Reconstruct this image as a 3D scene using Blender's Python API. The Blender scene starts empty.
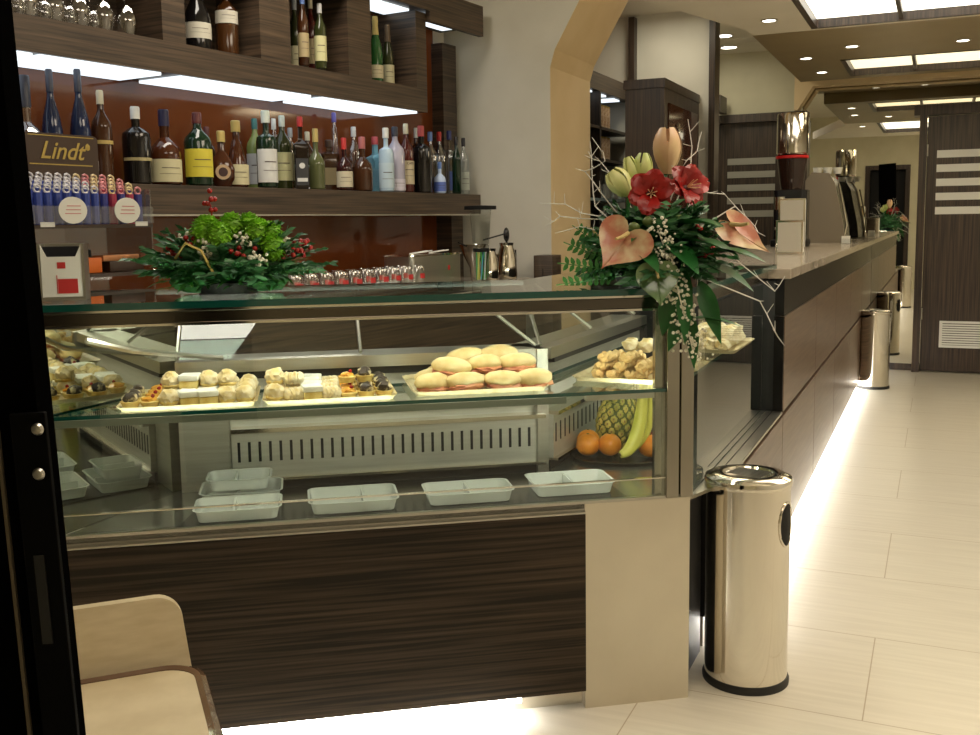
import bpy, bmesh, math, random
from mathutils import Vector, Matrix, noise
random.seed(7)
sc = bpy.context.scene
C = sc.collection
PI = math.pi
# ------------------------------------------------------------------ camera
YAW = 0.422559
PIT = math.atan(.1175); ROLL = .0144; H = 1.38
fw = Vector((-math.sin(YAW), math.cos(YAW), 0)); rt = Vector((math.cos(YAW), math.sin(YAW), 0)); up = Vector((0, 0, 1))
V = fw*math.cos(PIT)-up*math.sin(PIT); U = up*math.cos(PIT)+fw*math.sin(PIT)
R2 = rt*math.cos(ROLL)-U*math.sin(ROLL); U2 = U*math.cos(ROLL)+rt*math.sin(ROLL)
cam = bpy.data.cameras.new('camera'); co = bpy.data.objects.new('camera', cam); C.objects.link(co)
cam.sensor_width = 36; cam.lens = 36*1000/980; cam.shift_y = -27.5/980; cam.clip_start = .02
M = Matrix((R2, U2, -V)).transposed().to_4x4(); M.translation = (0, 0, H); co.matrix_world = M
sc.camera = co
# ------------------------------------------------------------------ world, lights, exposure
sc.view_settings.view_transform = 'Standard'; sc.view_settings.look = 'None'
sc.view_settings.gamma = 1; sc.view_settings.exposure = -0.18
w = bpy.data.worlds.new('world'); sc.world = w; w.use_nodes = True
w.node_tree.nodes['Background'].inputs[0].default_value = (1, .88, .70, 1); w.node_tree.nodes['Background'].inputs[1].default_value = .15
def area(name, loc, rot, sx, sy, power, col):
    l = bpy.data.lights.new(name, 'AREA'); l.shape = 'RECTANGLE'; l.size = sx; l.size_y = sy; l.energy = power; l.color = col
    o = bpy.data.objects.new(name, l); o.location = loc; o.rotation_euler = rot; C.objects.link(o); return o
area('entrance_fill', (-.2, .9, 3.1), (0, 0, 0), 1.4, 1.2, 27, (1, .88, .72))  # added fill light out of view, for ambient light near the entrance
area('service_aisle_fill', (-2.45, 3.3, 3.1), (0, 0, 0), .4, 1.8, 38, (1, .92, .80))  # unseen fill light added above the service aisle
area('aisle_fill', (.7, 3.2, 3.1), (0, 0, 0), 1.2, 1.6, 58, (1, .85, .66))  # added overhead fill for the customer aisle, no fixture modelled
area('alcove_lamp', (-1.93, 8.5, 2.88), (0, 0, 0), .16, .9, 14, (1, .92, .70))
area('far_aisle_lamp', (.3, 7.1, 2.44), (0, 0, 0), 1.0, .5, 22, (1, .80, .50))
area('arch_alcove_fill', (-1.85, 7.05, 2.88), (0, 0, 0), .3, .3, 6, (1, .93, .74))  # fill added to brighten the partition wall beyond the arch
# ------------------------------------------------------------------ materials
MATS = {}
def mat(name, col, rough=.5, metal=0, emit=None, es=1, spec=.5, coat=0, trans=0):
    if name in MATS: return MATS[name]
    m = bpy.data.materials.new(name); m.use_nodes = True; b = m.node_tree.nodes['Principled BSDF']
    b.inputs['Base Color'].default_value = (*col, 1); b.inputs['Roughness'].default_value = rough
    b.inputs['Metallic'].default_value = metal; b.inputs['Specular IOR Level'].default_value = spec
    b.inputs['Coat Weight'].default_value = coat
    if emit: b.inputs['Emission Color'].default_value = (*emit, 1); b.inputs['Emission Strength'].default_value = es
    MATS[name] = m; return m
def nmat(name, c1, c2, scale, sc3=(1, 1, 1), rough=.5, metal=0, detail=6, lo=.35, hi=.65, bump=0, coat=0, spec=.5, rough2=None):
    if name in MATS: return MATS[name]
    m = mat(name, c1, rough, metal, spec=spec, coat=coat); nt = m.node_tree; N = nt.nodes; L = nt.links; b = N['Principled BSDF']
    tc = N.new('ShaderNodeTexCoord'); mp = N.new('ShaderNodeMapping'); mp.inputs['Scale'].default_value = sc3
    nz = N.new('ShaderNodeTexNoise'); nz.inputs['Scale'].default_value = scale; nz.inputs['Detail'].default_value = detail
    cr = N.new('ShaderNodeValToRGB'); cr.color_ramp.elements[0].position = lo; cr.color_ramp.elements[1].position = hi
    cr.color_ramp.elements[0].color = (*c1, 1); cr.color_ramp.elements[1].color = (*c2, 1)
    L.new(tc.outputs['Object'], mp.inputs[0]); L.new(mp.outputs[0], nz.inputs['Vector']); L.new(nz.outputs['Fac'], cr.inputs[0]); L.new(cr.outputs[0], b.inputs['Base Color'])
    if bump:
        bp = N.new('ShaderNodeBump'); bp.inputs['Strength'].default_value = bump; bp.inputs['Distance'].default_value = .01
        L.new(nz.outputs['Fac'], bp.inputs['Height']); L.new(bp.outputs[0], b.inputs['Normal'])
    if rough2 is not None:
        mr = N.new('ShaderNodeMapRange'); mr.inputs['To Min'].default_value = rough; mr.inputs['To Max'].default_value = rough2
        L.new(nz.outputs['Fac'], mr.inputs[0]); L.new(mr.outputs[0], b.inputs['Roughness'])
    return m
def glass(name, tint, refl=.08, rough=.0, fres=1.45, gcol=(1, 1, 1)):
    if name in MATS: return MATS[name]
    m = bpy.data.materials.new(name); m.use_nodes = True; nt = m.node_tree; N = nt.nodes; L = nt.links
    N.remove(N['Principled BSDF']); out = N['Material Output']
    t = N.new('ShaderNodeBsdfTransparent'); t.inputs[0].default_value = (*tint, 1)
    g = N.new('ShaderNodeBsdfGlossy'); g.inputs['Color'].default_value = (*gcol, 1); g.inputs['Roughness'].default_value = rough
    f = N.new('ShaderNodeFresnel'); f.inputs[0].default_value = fres
    a = N.new('ShaderNodeMath'); a.operation = 'ADD'; a.inputs[1].default_value = refl-.04; a.use_clamp = True
    mx = N.new('ShaderNodeMixShader'); ge = N.new('ShaderNodeNewGeometry'); iv = N.new('ShaderNodeMath'); iv.operation = 'SUBTRACT'; iv.inputs[0].default_value = 1; L.new(ge.outputs['Backfacing'], iv.inputs[1])
    mu = N.new('ShaderNodeMath'); mu.operation = 'MULTIPLY'; L.new(f.outputs[0], a.inputs[0]); L.new(a.outputs[0], mu.inputs[0]); L.new(iv.outputs[0], mu.inputs[1]); L.new(mu.outputs[0], mx.inputs[0]); L.new(t.outputs[0], mx.inputs[1]); L.new(g.outputs[0], mx.inputs[2]); L.new(mx.outputs[0], out.inputs[0])
    MATS[name] = m; return m
def frosted(name, col, alpha=.5):
    if name in MATS: return MATS[name]
    m = bpy.data.materials.new(name); m.use_nodes = True; b = m.node_tree.nodes['Principled BSDF']
    b.inputs['Base Color'].default_value = (*col, 1); b.inputs['Alpha'].default_value = alpha; b.inputs['Roughness'].default_value = .2
    MATS[name] = m; return m
ebony = nmat('ebony_wood_horizontal', (.012, .008, .005), (.066, .044, .026), 1.0, (1.6, 1.6, 95), .42, detail=8, lo=.40, hi=.70, spec=.25)
ebonyl = nmat('ebony_wood_shelf', (.022, .014, .009), (.105, .067, .040), 1.0, (2.2, 2.2, 95), .42, detail=7, lo=.34, hi=.7)
ebonyv = nmat('ebony_wood_vertical', (.015, .009, .006), (.080, .049, .031), 1.0, (75, 75, 2.0), .38, detail=7, lo=.36, hi=.72)
ebonyc = nmat('ebony_counter_panel', (.070, .042, .027), (.15, .096, .063), 1.0, (3, 3, 80), .30, detail=7, lo=.34, hi=.7)
dark = mat('black_void', (.004, .004, .004), .5)
blackm = mat('black_metal', (.006, .006, .006), .55, spec=.2)
doorb = mat('black_door_paint', (.0015, .0015, .0015), .8, spec=.0)
steel = nmat('brushed_steel', (.52, .50, .45), (.56, .54, .48), 3, (2, 2, 60), .26, metal=1, rough2=.40)
steels = nmat('satin_steel_panel', (.66, .61, .51), (.76, .71, .60), 2.4, (1, 1, 1), .38, metal=1, detail=8, rough2=.5)
steeld = mat('dark_steel', (.30, .285, .25), .28, 1)
chrome = nmat('polished_steel', (.74, .70, .62), (.80, .76, .68), 2, (1, 1, .5), .06, metal=1, rough2=.12)
plaster = nmat('warm_white_plaster', (.66, .63, .54), (.70, .67, .58), 4, rough=.8, bump=.05)
plasterg = nmat('pale_green_plaster', (.60, .56, .40), (.65, .61, .44), 4, rough=.8)
tanp = nmat('tan_plaster', (.66, .50, .28), (.70, .54, .32), 4, rough=.75, bump=.05)
cream = nmat('cream_ceiling_paint', (.70, .65, .54), (.73, .68, .57), 3, rough=.75)
brownp = nmat('brown_ceiling_paint', (.25, .19, .095), (.28, .215, .11), 3, rough=.45)
redp = nmat('red_orange_back_panel', (.13, .034, .010), (.17, .046, .013), .8, rough=.07, spec=.5)
teal = mat('green_glass_edge', (.006, .065, .05), .08, spec=.8, emit=None)
pane = glass('clear_glass_pane', (.96, .99, .97), .05)
shelfg = glass('shelf_glass', (.90, .96, .93), .06)
inst = nmat('case_inner_steel', (.40, .39, .34), (.46, .45, .39), 3, (2, 2, 40), .35, metal=.55)
rails = mat('rail_dark_steel', (.13, .115, .095), .16, 1)
topg = glass('top_glass_pane', (.72, .80, .76), .18)
sideg = glass('side_glass_pane', (.92, .95, .93), .05, fres=1.45)
mirror = mat('mirror_silver', (.72, .70, .62), .01, 1)
cmirror = mat('case_mirror', (.50, .50, .44), .02, 1)
ledw = mat('cool_light_panel', (.9, .95, 1), .4, emit=(.84, .94, 1), es=1.5)
ledf = mat('under_counter_led', (1, 1, 1), .4, emit=(1, .99, .96), es=60)
ledc = mat('display_case_tube', (1, 1, 1), .4, emit=(1, .95, .78), es=30)
coff = mat('coffer_light_panel', (1, 1, .95), .5, emit=(1, .95, .80), es=3.2)
coff2 = mat('coffer_light_panel_dim', (1, 1, .9), .5, emit=(1, .88, .58), es=1.5)
spotm = mat('spotlight_lens', (1, 1, 1), .3, emit=(1, .96, .86), es=9)
white = mat('white_plastic', (.78, .77, .73), .45)
whitep = mat('white_panel', (.75, .75, .72), .4)
stone = nmat('pale_counter_stone', (.33, .28, .22), (.42, .36, .29), 9, rough=.16)
floorm = None
def make_floor():
    m = mat('pale_floor_tile', (.6, .5, .38), .28); nt = m.node_tree; N = nt.nodes; L = nt.links; b = N['Principled BSDF']
    tc = N.new('ShaderNodeTexCoord'); mp = N.new('ShaderNodeMapping'); mp.inputs['Location'].default_value = (.15, .2, 0)
    br = N.new('ShaderNodeTexBrick'); br.offset = .5; br.inputs['Scale'].default_value = 1
    br.inputs['Brick Width'].default_value = 1.2; br.inputs['Row Height'].default_value = .6; br.inputs['Mortar Size'].default_value = .0022; br.inputs['Mortar Smooth'].default_value = .3
    mp2 = N.new('ShaderNodeMapping'); mp2.inputs['Scale'].default_value = (2.2, 34, 1)
    nz = N.new('ShaderNodeTexNoise'); nz.inputs['Scale'].default_value = 1.3; nz.inputs['Detail'].default_value = 7
    cr = N.new('ShaderNodeValToRGB'); cr.color_ramp.elements[0].position = .3; cr.color_ramp.elements[1].position = .7
    cr.color_ramp.elements[0].color = (.60, .56, .47, 1); cr.color_ramp.elements[1].color = (.68, .64, .545, 1)
    L.new(tc.outputs['Object'], mp.inputs[0]); L.new(mp.outputs[0], br.inputs['Vector']); L.new(tc.outputs['Object'], mp2.inputs[0]); L.new(mp2.outputs[0], nz.inputs['Vector']); L.new(nz.outputs['Fac'], cr.inputs[0])
    L.new(cr.outputs[0], br.inputs['Color1']); L.new(cr.outputs[0], br.inputs['Color2']); br.inputs['Mortar'].default_value = (.40, .33, .23, 1)
    L.new(br.outputs['Color'], b.inputs['Base Color']); return m
floorm = make_floor()
# ------------------------------------------------------------------ mesh helpers
class MB:
    def __init__(s): s.bm = bmesh.new(); s.mi = 0; s.mats = []
    def use(s, m):
        if m not in s.mats: s.mats.append(m)
        s.mi = s.mats.index(m); return s
    def _f(s, vs):
        try: f = s.bm.faces.new(vs); f.material_index = s.mi; return f
        except ValueError: return None
    def box(s, x0, x1, y0, y1, z0, z1, bev=0, M=None):
        P = [Vector(p) for p in ((x0, y0, z0), (x1, y0, z0), (x1, y1, z0), (x0, y1, z0), (x0, y0, z1), (x1, y0, z1), (x1, y1, z1), (x0, y1, z1))]
        if M: P = [M @ p for p in P]
        v = [s.bm.verts.new(p) for p in P]
        fs = [s._f([v[i] for i in q]) for q in ((0, 3, 2, 1), (4, 5, 6, 7), (0, 1, 5, 4), (1, 2, 6, 5), (2, 3, 7, 6), (3, 0, 4, 7))]
        if bev:
            es = set(e for f in fs if f for e in f.edges); bmesh.ops.bevel(s.bm, geom=list(es), offset=bev, segments=2, profile=.5, affect='EDGES', material=s.mi)
        return s
    def prism(s, poly, z0, z1, fn=None, sidemat=None):
        fn = fn or (lambda x, y, z: (x, y, z)); n = len(poly)
        a = [s.bm.verts.new(fn(x, y, z0)) for x, y in poly]; b = [s.bm.verts.new(fn(x, y, z1)) for x, y in poly]
        s._f(a[::-1]); s._f(b); k = s.mi
        if sidemat: s.use(sidemat)
        for i in range(n): s._f([a[i], a[(i+1) % n], b[(i+1) % n], b[i]])
        s.mi = k; return s
    def lathe(s, prof, c=(0, 0, 0), seg=20, M=None, a0=0, a1=2*PI, sx=1, sy=1):
        full = abs(a1-a0-2*PI) < 1e-5; n = seg if full else seg+1; rings = []
        for r, z in prof:
            ring = []
            if r < 1e-6:
                p = Vector((c[0], c[1], c[2]+z)); p = M @ p if M else p; ring = [s.bm.verts.new(p)]*n
            else:
                for i in range(n):
                    a = a0+(a1-a0)*i/seg; p = Vector((c[0]+r*sx*math.cos(a), c[1]+r*sy*math.sin(a), c[2]+z)); p = M @ p if M else p; ring.append(s.bm.verts.new(p))
            rings.append(ring)
        for A, B in zip(rings, rings[1:]):
            for i in range(n if full else n-1):
                j = (i+1) % n; q = []
                for v in (A[i], A[j], B[j], B[i]):
                    if v not in q: q.append(v)
                if len(q) > 2: s._f(q)
        return s
    def cyl(s, p0, p1, r, seg=14, r2=None):
        p0 = Vector(p0); p1 = Vector(p1); d = p1-p0; q = d.to_track_quat('Z', 'Y').to_matrix().to_4x4(); q.translation = p0; h = d.length; r2 = r if r2 is None else r2
        return s.lathe([(0, 0), (r, 0), (r2, h), (0, h)], seg=seg, M=q)
    def tube(s, pts, r, seg=8, taper=1.0):
        pts = [Vector(p) for p in pts]; rings = []; n = len(pts)
        for i, p in enumerate(pts):
            d = (pts[min(i+1, n-1)]-pts[max(i-1, 0)]).normalized(); a = Vector((0, 0, 1)) if abs(d.z) < .9 else Vector((1, 0, 0))
            x = d.cross(a).normalized(); y = d.cross(x); rr = r*(1+(taper-1)*i/max(1, n-1))
            rings.append([s.bm.verts.new(p+x*rr*math.cos(2*PI*k/seg)+y*rr*math.sin(2*PI*k/seg)) for k in range(seg)])
        for A, B in zip(rings, rings[1:]):
            for k in range(seg): s._f([A[k], A[(k+1) % seg], B[(k+1) % seg], B[k]])
        s._f(rings[0][::-1]); s._f(rings[-1]); return s
    def blob(s, c, r, scl=(1, 1, 1), sub=2, nz=0, ns=8, rot=None, seed=0):
        t = bmesh.ops.create_icosphere(s.bm, subdivisions=sub, radius=1); vs = t['verts']; c = Vector(c)
        E = rot.to_matrix() if rot else Matrix.Identity(3)
        for v in vs:
            d = v.co.copy(); k = 1+(nz*noise.noise(d*ns*.3+Vector((seed*3.1, seed*1.7, 0))) if nz else 0)
            v.co = c+E @ Vector((d.x*scl[0], d.y*scl[1], d.z*scl[2]))*r*k
        for f in set(f for v in vs for f in v.link_faces): f.material_index = s.mi
        return s
    def leaf(s, base, d, L, W, droop=.3, n=7, fold=.25, up=Vector((0, 0, 1)), pw=.8):
        base = Vector(base); d = Vector(d).normalized(); up = Vector(up); side = d.cross(up)
        if side.length < .01: side = Vector((1, 0, 0))
        side.normalize(); nrm = side.cross(d).normalized(); prev = None
        for i in range(n+1):
            t = i/n; wd = W*math.sin(PI*min(1, t*.97+.03)**pw)*.5; c = base+d*L*t-Vector((0, 0, 1))*droop*L*t*t
            tri = [s.bm.verts.new(c-side*wd+nrm*wd*fold), s.bm.verts.new(c), s.bm.verts.new(c+side*wd+nrm*wd*fold)]
            if prev:
                for k in (0, 1): s._f([prev[k], prev[k+1], tri[k+1], tri[k]])
            prev = tri
        return s
    def build(s, name, m=None, parent=None, smooth=True, world=False, ang=35, thick=0):
        me = bpy.data.meshes.new(name); bmesh.ops.recalc_face_normals(s.bm, faces=s.bm.faces[:])
        if world and parent: s.bm.transform(parent.matrix_basis.inverted())
        s.bm.to_mesh(me); s.bm.free()
        for mm in (s.mats or [m]): me.materials.append(mm)
        if smooth:
            me.shade_smooth(); me.set_sharp_from_angle(angle=math.radians(ang))
        o = bpy.data.objects.new(name, me); C.objects.link(o)
        if parent: o.parent = parent
        return o
def tag(o, label, cat, group=None, kind=None):
    o['label'] = label; o['category'] = cat
    if group: o['group'] = group
    if kind: o['kind'] = kind
    return o
def thing(name, label, cat, loc=(0, 0, 0), rz=0, group=None, rot=None):
    o = bpy.data.objects.new(name, None); o.empty_display_size = .05; C.objects.link(o); o.location = loc; o.rotation_euler = rot if rot else (0, 0, rz)
    o.matrix_basis  # keep
    return tag(o, label, cat, group)
def struct(name, mb, m=None, smooth=False):
    o = mb.build(name, m, None, smooth); o['kind'] = 'structure'; return o
def rbox(w, d, h, m, r=.02): return None
def rpoly(x0, x1, y0, y1, r, n=5):
    out = []
    for cx, cy, a in ((x1-r, y1-r, 0), (x0+r, y1-r, 90), (x0+r, y0+r, 180), (x1-r, y0+r, 270)):
        for i in range(n+1):
            t = math.radians(a+90*i/n); out.append((cx+r*math.cos(t), cy+r*math.sin(t)))
    return out
def text(name, body, size, loc, rot, m, parent, shear=0, ext=.0006, align='CENTER', bold=0):
    cu = bpy.data.curves.new(name, 'FONT'); cu.body = body; cu.size = size; cu.align_x = align; cu.align_y = 'CENTER'; cu.shear = shear; cu.extrude = ext; cu.offset = bold
    t = bpy.data.objects.new(name+'_tmp', cu); me = bpy.data.meshes.new_from_object(t); me.name = name
    bpy.data.objects.remove(t); bpy.data.curves.remove(cu)
    me.materials.clear(); me.materials.append(m)
    o = bpy.data.objects.new(name, me); C.objects.link(o); o.parent = parent; o.location = loc; o.rotation_euler = rot; return o
# frames
P0 = Vector((-.625, 2.757, 0)); CA = math.radians(35)
def case(s, t, z): return Vector((P0.x-math.cos(CA)*s-math.sin(CA)*t, P0.y-math.sin(CA)*s+math.cos(CA)*t, z))
def wl(x, y):
    dx = x-P0.x; dy = y-P0.y; return (dx*math.cos(CA)+dy*math.sin(CA), -dx*math.sin(CA)+dy*math.cos(CA))
BA = Vector((-2.866, 3.082, 0)); BR = math.atan2(.993, .117)
def back(u, n, z): return Vector((BA.x+math.cos(BR)*u-math.sin(BR)*n, BA.y+math.sin(BR)*u+math.cos(BR)*n, z))
# ================================================================== STRUCTURE
YM = 9.73
struct('floor', MB().box(-4.5, 2.2, -1.3, 10.1, -.1, 0), floorm)
struct('wall_right', MB().box(1.9, 2.05, -1.3, 10.0, 0, 3.3), plaster)
a = back(-5.0, .36, 0); 
o = MB(); o.box(-5.0, 2.62, .30, .42, 0, 3.3)
wlft = o.build('wall_left', plaster, None, False); wlft.location = BA; wlft.rotation_euler = (0, 0, BR); wlft['kind'] = 'structure'
# front wall behind the camera with a dark doorway
o = MB()
o.box(-4.5, -1.35, -1.35, -1.2, 0, 3.3).box(-1.35, -.55, -1.35, -1.2, 2.35, 3.3).box(-.55, 2.2, -1.35, -1.2, 0, 3.3)
struct('wall_front', o, plasterg)
o = MB(); o.use(blackm).box(-1.27, -.63, -1.33, -1.3, .05, 2.27); o.use(ebonyv).box(-1.35, -1.27, -1.36, -1.18, 0, 2.35).box(-.63, -.55, -1.36, -1.18, 0, 2.35).box(-1.27, -.63, -1.36, -1.18, 2.27, 2.35)
struct('door_4', o)
# arch wall (tan reveal)
AY0, AY1 = 5.75, 6.50
prof = [(-3.3, 0), (-2.165, 0), (-2.165, 2.30), (-2.135, 2.40), (-1.70, 3.15), (2.0, 3.15), (2.0, 3.3), (-3.3, 3.3)]
m = MB(); m.use(plaster)
for quad in ([0, 1, 2, 3, 7], [7, 3, 4, 5, 6]):
    pl = [prof[i] for i in quad]
    f = m._f([m.bm.verts.new((x, AY0, z)) for x, z in pl]); g = m._f([m.bm.verts.new((x, AY1, z)) for x, z in pl])
m.use(tanp)
for i in range(1, 5):
    (x0, z0), (x1, z1) = prof[i], prof[i+1]; m._f([m.bm.verts.new(p) for p in ((x0, AY0, z0), (x1, AY0, z1), (x1, AY1, z1), (x0, AY1, z0))])
bmesh.ops.remove_doubles(m.bm, verts=m.bm.verts[:], dist=.0005)
struct('wall_arch', m)
# ceilings
struct('ceiling', MB().box(-4.5, 2.2, -1.35, AY0, 3.3, 3.4).box(-4.5, 2.2, AY0, 10.05, 2.92, 3.0) if False else MB().box(-4.5, 2.2, -1.35, 6.6, 3.3, 3.4).box(-4.5, 2.2, 6.52, 10.05, 2.92, 3.02), cream)
# dropped ceiling with coffers
def slab_with_holes(x0, x1, y0, y1, holes, z0, z1, m, cham=None):
    ys = sorted(set([y0, y1]+[h[2] for h in holes]+[h[3] for h in holes]))
    for ya, yb in zip(ys, ys[1:]):
        hs = [h for h in holes if h[2] <= ya+1e-6 and h[3] >= yb-1e-6]
        if hs:
            m.box(x0, hs[0][0], ya, yb, z0, z1); m.box(hs[0][1], x1, ya, yb, z0, z1)
        else: m.box(x0, x1, ya, yb, z0, z1)
m = MB(); m.use(cream)
slab_with_holes(-1.10, 1.9, 4.2, 6.45, [(-.745, 1.24, 4.75, 6.40)], 2.5, 2.60, m)
m.prism([(-1.10, 6.28), (-1.10, 4.2), (-1.72, 4.2)], 2.5, 2.60)
m.use(brownp)
slab_with_holes(-1.10, 1.9, 6.45, 8.80, [(-.70, 1.22, 7.74, 8.64)], 2.5, 2.60, m)
struct('trim_1', m)
struct('trim_2', MB().box(-1.16, 1.9, 8.80, 9.45, 2.60, 2.68), brownp)
# coffer light boxes
def coffer(x0, x1, y0, y1, bright, lab):
    r = thing('ceiling_light', lab, 'ceiling light', ((x0+x1)/2, (y0+y1)/2, 2.56), 0, None)
    cx, cy = (x0+x1)/2, (y0+y1)/2; hx, hy = (x1-x0)/2-.001, (y1-y0)/2-.001
    f = MB(); z0 = -.062
    f.box(-hx, hx, -hy, -hy+.035, z0, .09).box(-hx, hx, hy-.035, hy, z0, .09).box(-hx, -hx+.035, -hy, hy, z0, .09).box(hx-.035, hx, -hy, hy, z0, .09)
    n = 3
    for i in range(1, n+1):
        xx = -hx+2*hx*i/(n+1)
        if i <= n: f.box(xx-.012, xx+.012, -hy+.036, hy-.036, z0+.012, -.0125)
    f.build('frame', ebonyv, r, False)
    MB().box(-hx+.035, hx-.035, -hy+.035, hy-.035, -.012, .01).build('diffuser', bright, r, False)
coffer(-.745, 1.24, 4.75, 6.40, coff, 'large glowing ceiling panel in the near coffer of the dropped ceiling')
coffer(-.70, 1.22, 7.74, 8.64, coff2, 'narrower yellowish glowing ceiling panel in the far brown coffer')
def spot(x, y, z, lab, r=.045):
    t = thing('ceiling_spotlight', lab, 'spotlight', (x, y, z), 0, 'recessed ceiling spotlights')
    m = MB(); m.lathe([(r+.012, 0), (r+.012, -.004), (r, -.006), (r, 0)], seg=20); m.build('ring', steel, t)
    MB().lathe([(0, -.001), (r*.97, -.001), (r*.97, -.003), (0, -.004)], seg=20).build('lens', spotm, t)
for x, y, z, lab in ((-.93, 6.0, 2.5, 'spotlight in the cream soffit left of the near glowing panel'), (-.574, 7.156, 2.5, 'spotlight in the brown soffit between the panels, left one'), (.09, 7.27, 2.5, 'spotlight in the brown soffit between the panels, right one'),
                   (-.907, 7.52, 2.5, 'spotlight near the left edge of the brown soffit, nearer one'), (-.879, 8.29, 2.5, 'spotlight near the left edge of the brown soffit, farther one'),
                   (-.60, 9.1, 2.6, 'spotlight before the mirror behind the far glowing panel, left one'), (-.18, 9.1, 2.6, 'spotlight before the mirror behind the far glowing panel, right one')):
    spot(x, y, z, lab, .038)
spot(-1.73, 8.75, 2.92, 'larger round downlight over the alcove, nearer one', .07); spot(-1.80, 9.35, 2.92, 'larger round downlight over the alcove, nearest the far wall', .07)
m = MB()
for k in range(9): m.box(-.16, .16, -.07+k*.016, -.064+k*.016, -.012, 0)
m.box(-.17, .17, -.08, -.072, -.014, 0).box(-.17, .17, .072, .08, -.014, 0)
v = m.build('air_vent', cream, None, False); v.location = (-1.66, 9.02, 2.92); tag(v, 'small slatted air vent in the alcove ceiling beside the round downlights', 'vent')
# far wall
m = MB(); m.box(-4.5, -1.24, YM, YM+.1, 2.34, 3.0).box(-4.5, -1.97, YM, YM+.1, 0, 2.34).box(-1.97, -1.2, YM+.03, YM+.1, 0, 2.34).box(-1.25, 2.2, YM+.02, YM+.12, 0, 3.0)
struct('wall_back', m, plasterg)
# arch beam at the far end
m = MB(); pr = [(-1.24, 2.345), (-1.21, 2.345), (-1.08, 2.545), (1.9, 2.545), (1.9, 2.92), (-1.24, 2.92)]
m.prism(pr, 9.50, 9.66, fn=lambda x, z, y: (x, y, z))
struct('trim_3', m, tanp)
# mirror
t = thing('wall_mirror', 'large wall mirror at the far end between the two dark doors', 'mirror', (-.2, 9.72, 0))
MB().box(-.99, 2.09, -.01, 0, .06, 2.85).build('mirror_glass', mirror, t, False)
m = MB(); m.box(-1.0, .0, -.02, 0, 0, .06); m.build('mirror_base', ebonyv, t, False)
# left far door (door_3) with header
m = MB(); m.use(ebonyv); m.box(-1.975, -1.14, 9.60, YM, 2.27, 2.345).box(-1.975, -1.945, 9.60, YM, 0, 2.27).box(-1.20, -1.13, 9.60, YM, 0, 2.27).box(-1.945, -1.2, 9.68, 9.72, 0, 2.27)
m.use(mat('dim_frosted_slat', (.30, .29, .25), .4))
for k in range(5):
    z = 1.945-.122*k; m.box(-1.86, -1.42, 9.672, 9.68, z-.06, z)
struct('door_3', m)
# right far door with header
dr = MB(); dr.use(ebonyv)
dr.box(-.242, 1.4, 9.60, YM-.012, 2.25, 2.335).box(-.195, -.135, 9.60, YM-.012, 0, 2.25)
d2 = struct('door_2', dr)
lf = MB(); lf.use(ebonyv).box(-.13, .80, 9.655, 9.70, .01, 2.24)
lf.use(whitep)
for k in range(5):
    z = 1.947-.122*k; lf.box(-.050, .70, 9.648, 9.655, z-.064, z)
o = lf.build('door_leaf', None, d2, False)
g = MB(); g.use(whitep).box(.02, .66, 9.64, 9.655, .225, .245).box(.02, .66, 9.64, 9.655, .44, .46).box(.02, .045, 9.64, 9.655, .245, .44)
for k in range(9): g.box(.045, .66, 9.642, 9.654, .250+k*.021, .264+k*.021)
g.build('door_vent', None, d2, False)
MB().cyl((-.128, 9.64, .47), (-.128, 9.64, .57), .008).cyl((-.128, 9.64, 1.9), (-.128, 9.64, 2.0), .008).build('hinge', steel, d2)
# partition wall and post behind the counter
struct('wall_partition', MB().box(-2.6, -1.60, 7.60, 7.70, 0, 2.92), plaster)
struct('trim_4', MB().box(-1.597, -1.552, 7.55, 7.72, 0, 2.90), ebonyv)
struct('trim_5', MB().box(-2.20, -2.155, 7.52, 7.598, 2.2, 2.90), ebonyv)
struct('wall_alcove', MB().use(nmat('muted_red_panel', (.23, .12, .08), (.27, .14, .10), 2, rough=.4)).box(-2.62, -2.52, 6.50, 7.60, 0, 2.92))
struct('trim_6', MB().box(-1.92, -1.86, 9.30, 9.60, 2.35, 2.50), ebonyv)
# near door at the left edge of the picture
d1 = bpy.data.objects.new('door_1', None); C.objects.link(d1); d1['kind'] = 'structure'
# local frame: x along picture right, z up, origin at edge
dc = Vector((-.725, .635, 0))+rt*.054
d1.location = dc; d1.rotation_euler = (0, math.radians(-2.0), YAW)
MB().box(-.30, .0, -.03, .0, .05, 2.3).build('door_stile', doorb, d1, False)
MB().box(-.0365, -.0335, -.034, -.0305, .05, 2.28).build('edge_strip', mat('bronze_strip', (.12, .095, .06), .5, .5), d1, False)
MB().box(-.022, .0085, -.036, -.0302, .3, 1.225, .001).build('latch_plate', mat('black_plate', (.002, .002, .002), .6, spec=.05), d1, False)
for xx, z in ((.006, 1.211), (.003, 1.172), (.006, .925)):
    MB().lathe([(0, .003), (.004, .0025), (.0055, 0), (0, 0)], seg=14, M=Matrix.Translation((xx-.004, -.0375, z)) @ Matrix.Rotation(PI/2, 4, 'X')).build('bolt', steel, d1)
MB().box(-.013, -.004, -.0375, -.0355, 1.02, 1.10).build('strike_slot', dark, d1, False)
# ================================================================== DISPLAY CASE
dcase = thing('display_case', 'glass and steel refrigerated pastry display case with dark wood front panel', 'display case', tuple(P0), CA)
D1 = (math.sin(CA), math.cos(CA))   # counter direction in case frame
def run(x, y, L): return (x+D1[0]*L, y+D1[1]*L)
SL = 1.37
xin = (-.33, .40)
FL = [(-1.70, 0), (0, 0), run(0, 0, SL), run(*xin, SL-.22), xin, (-1.43, .42)]
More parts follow.
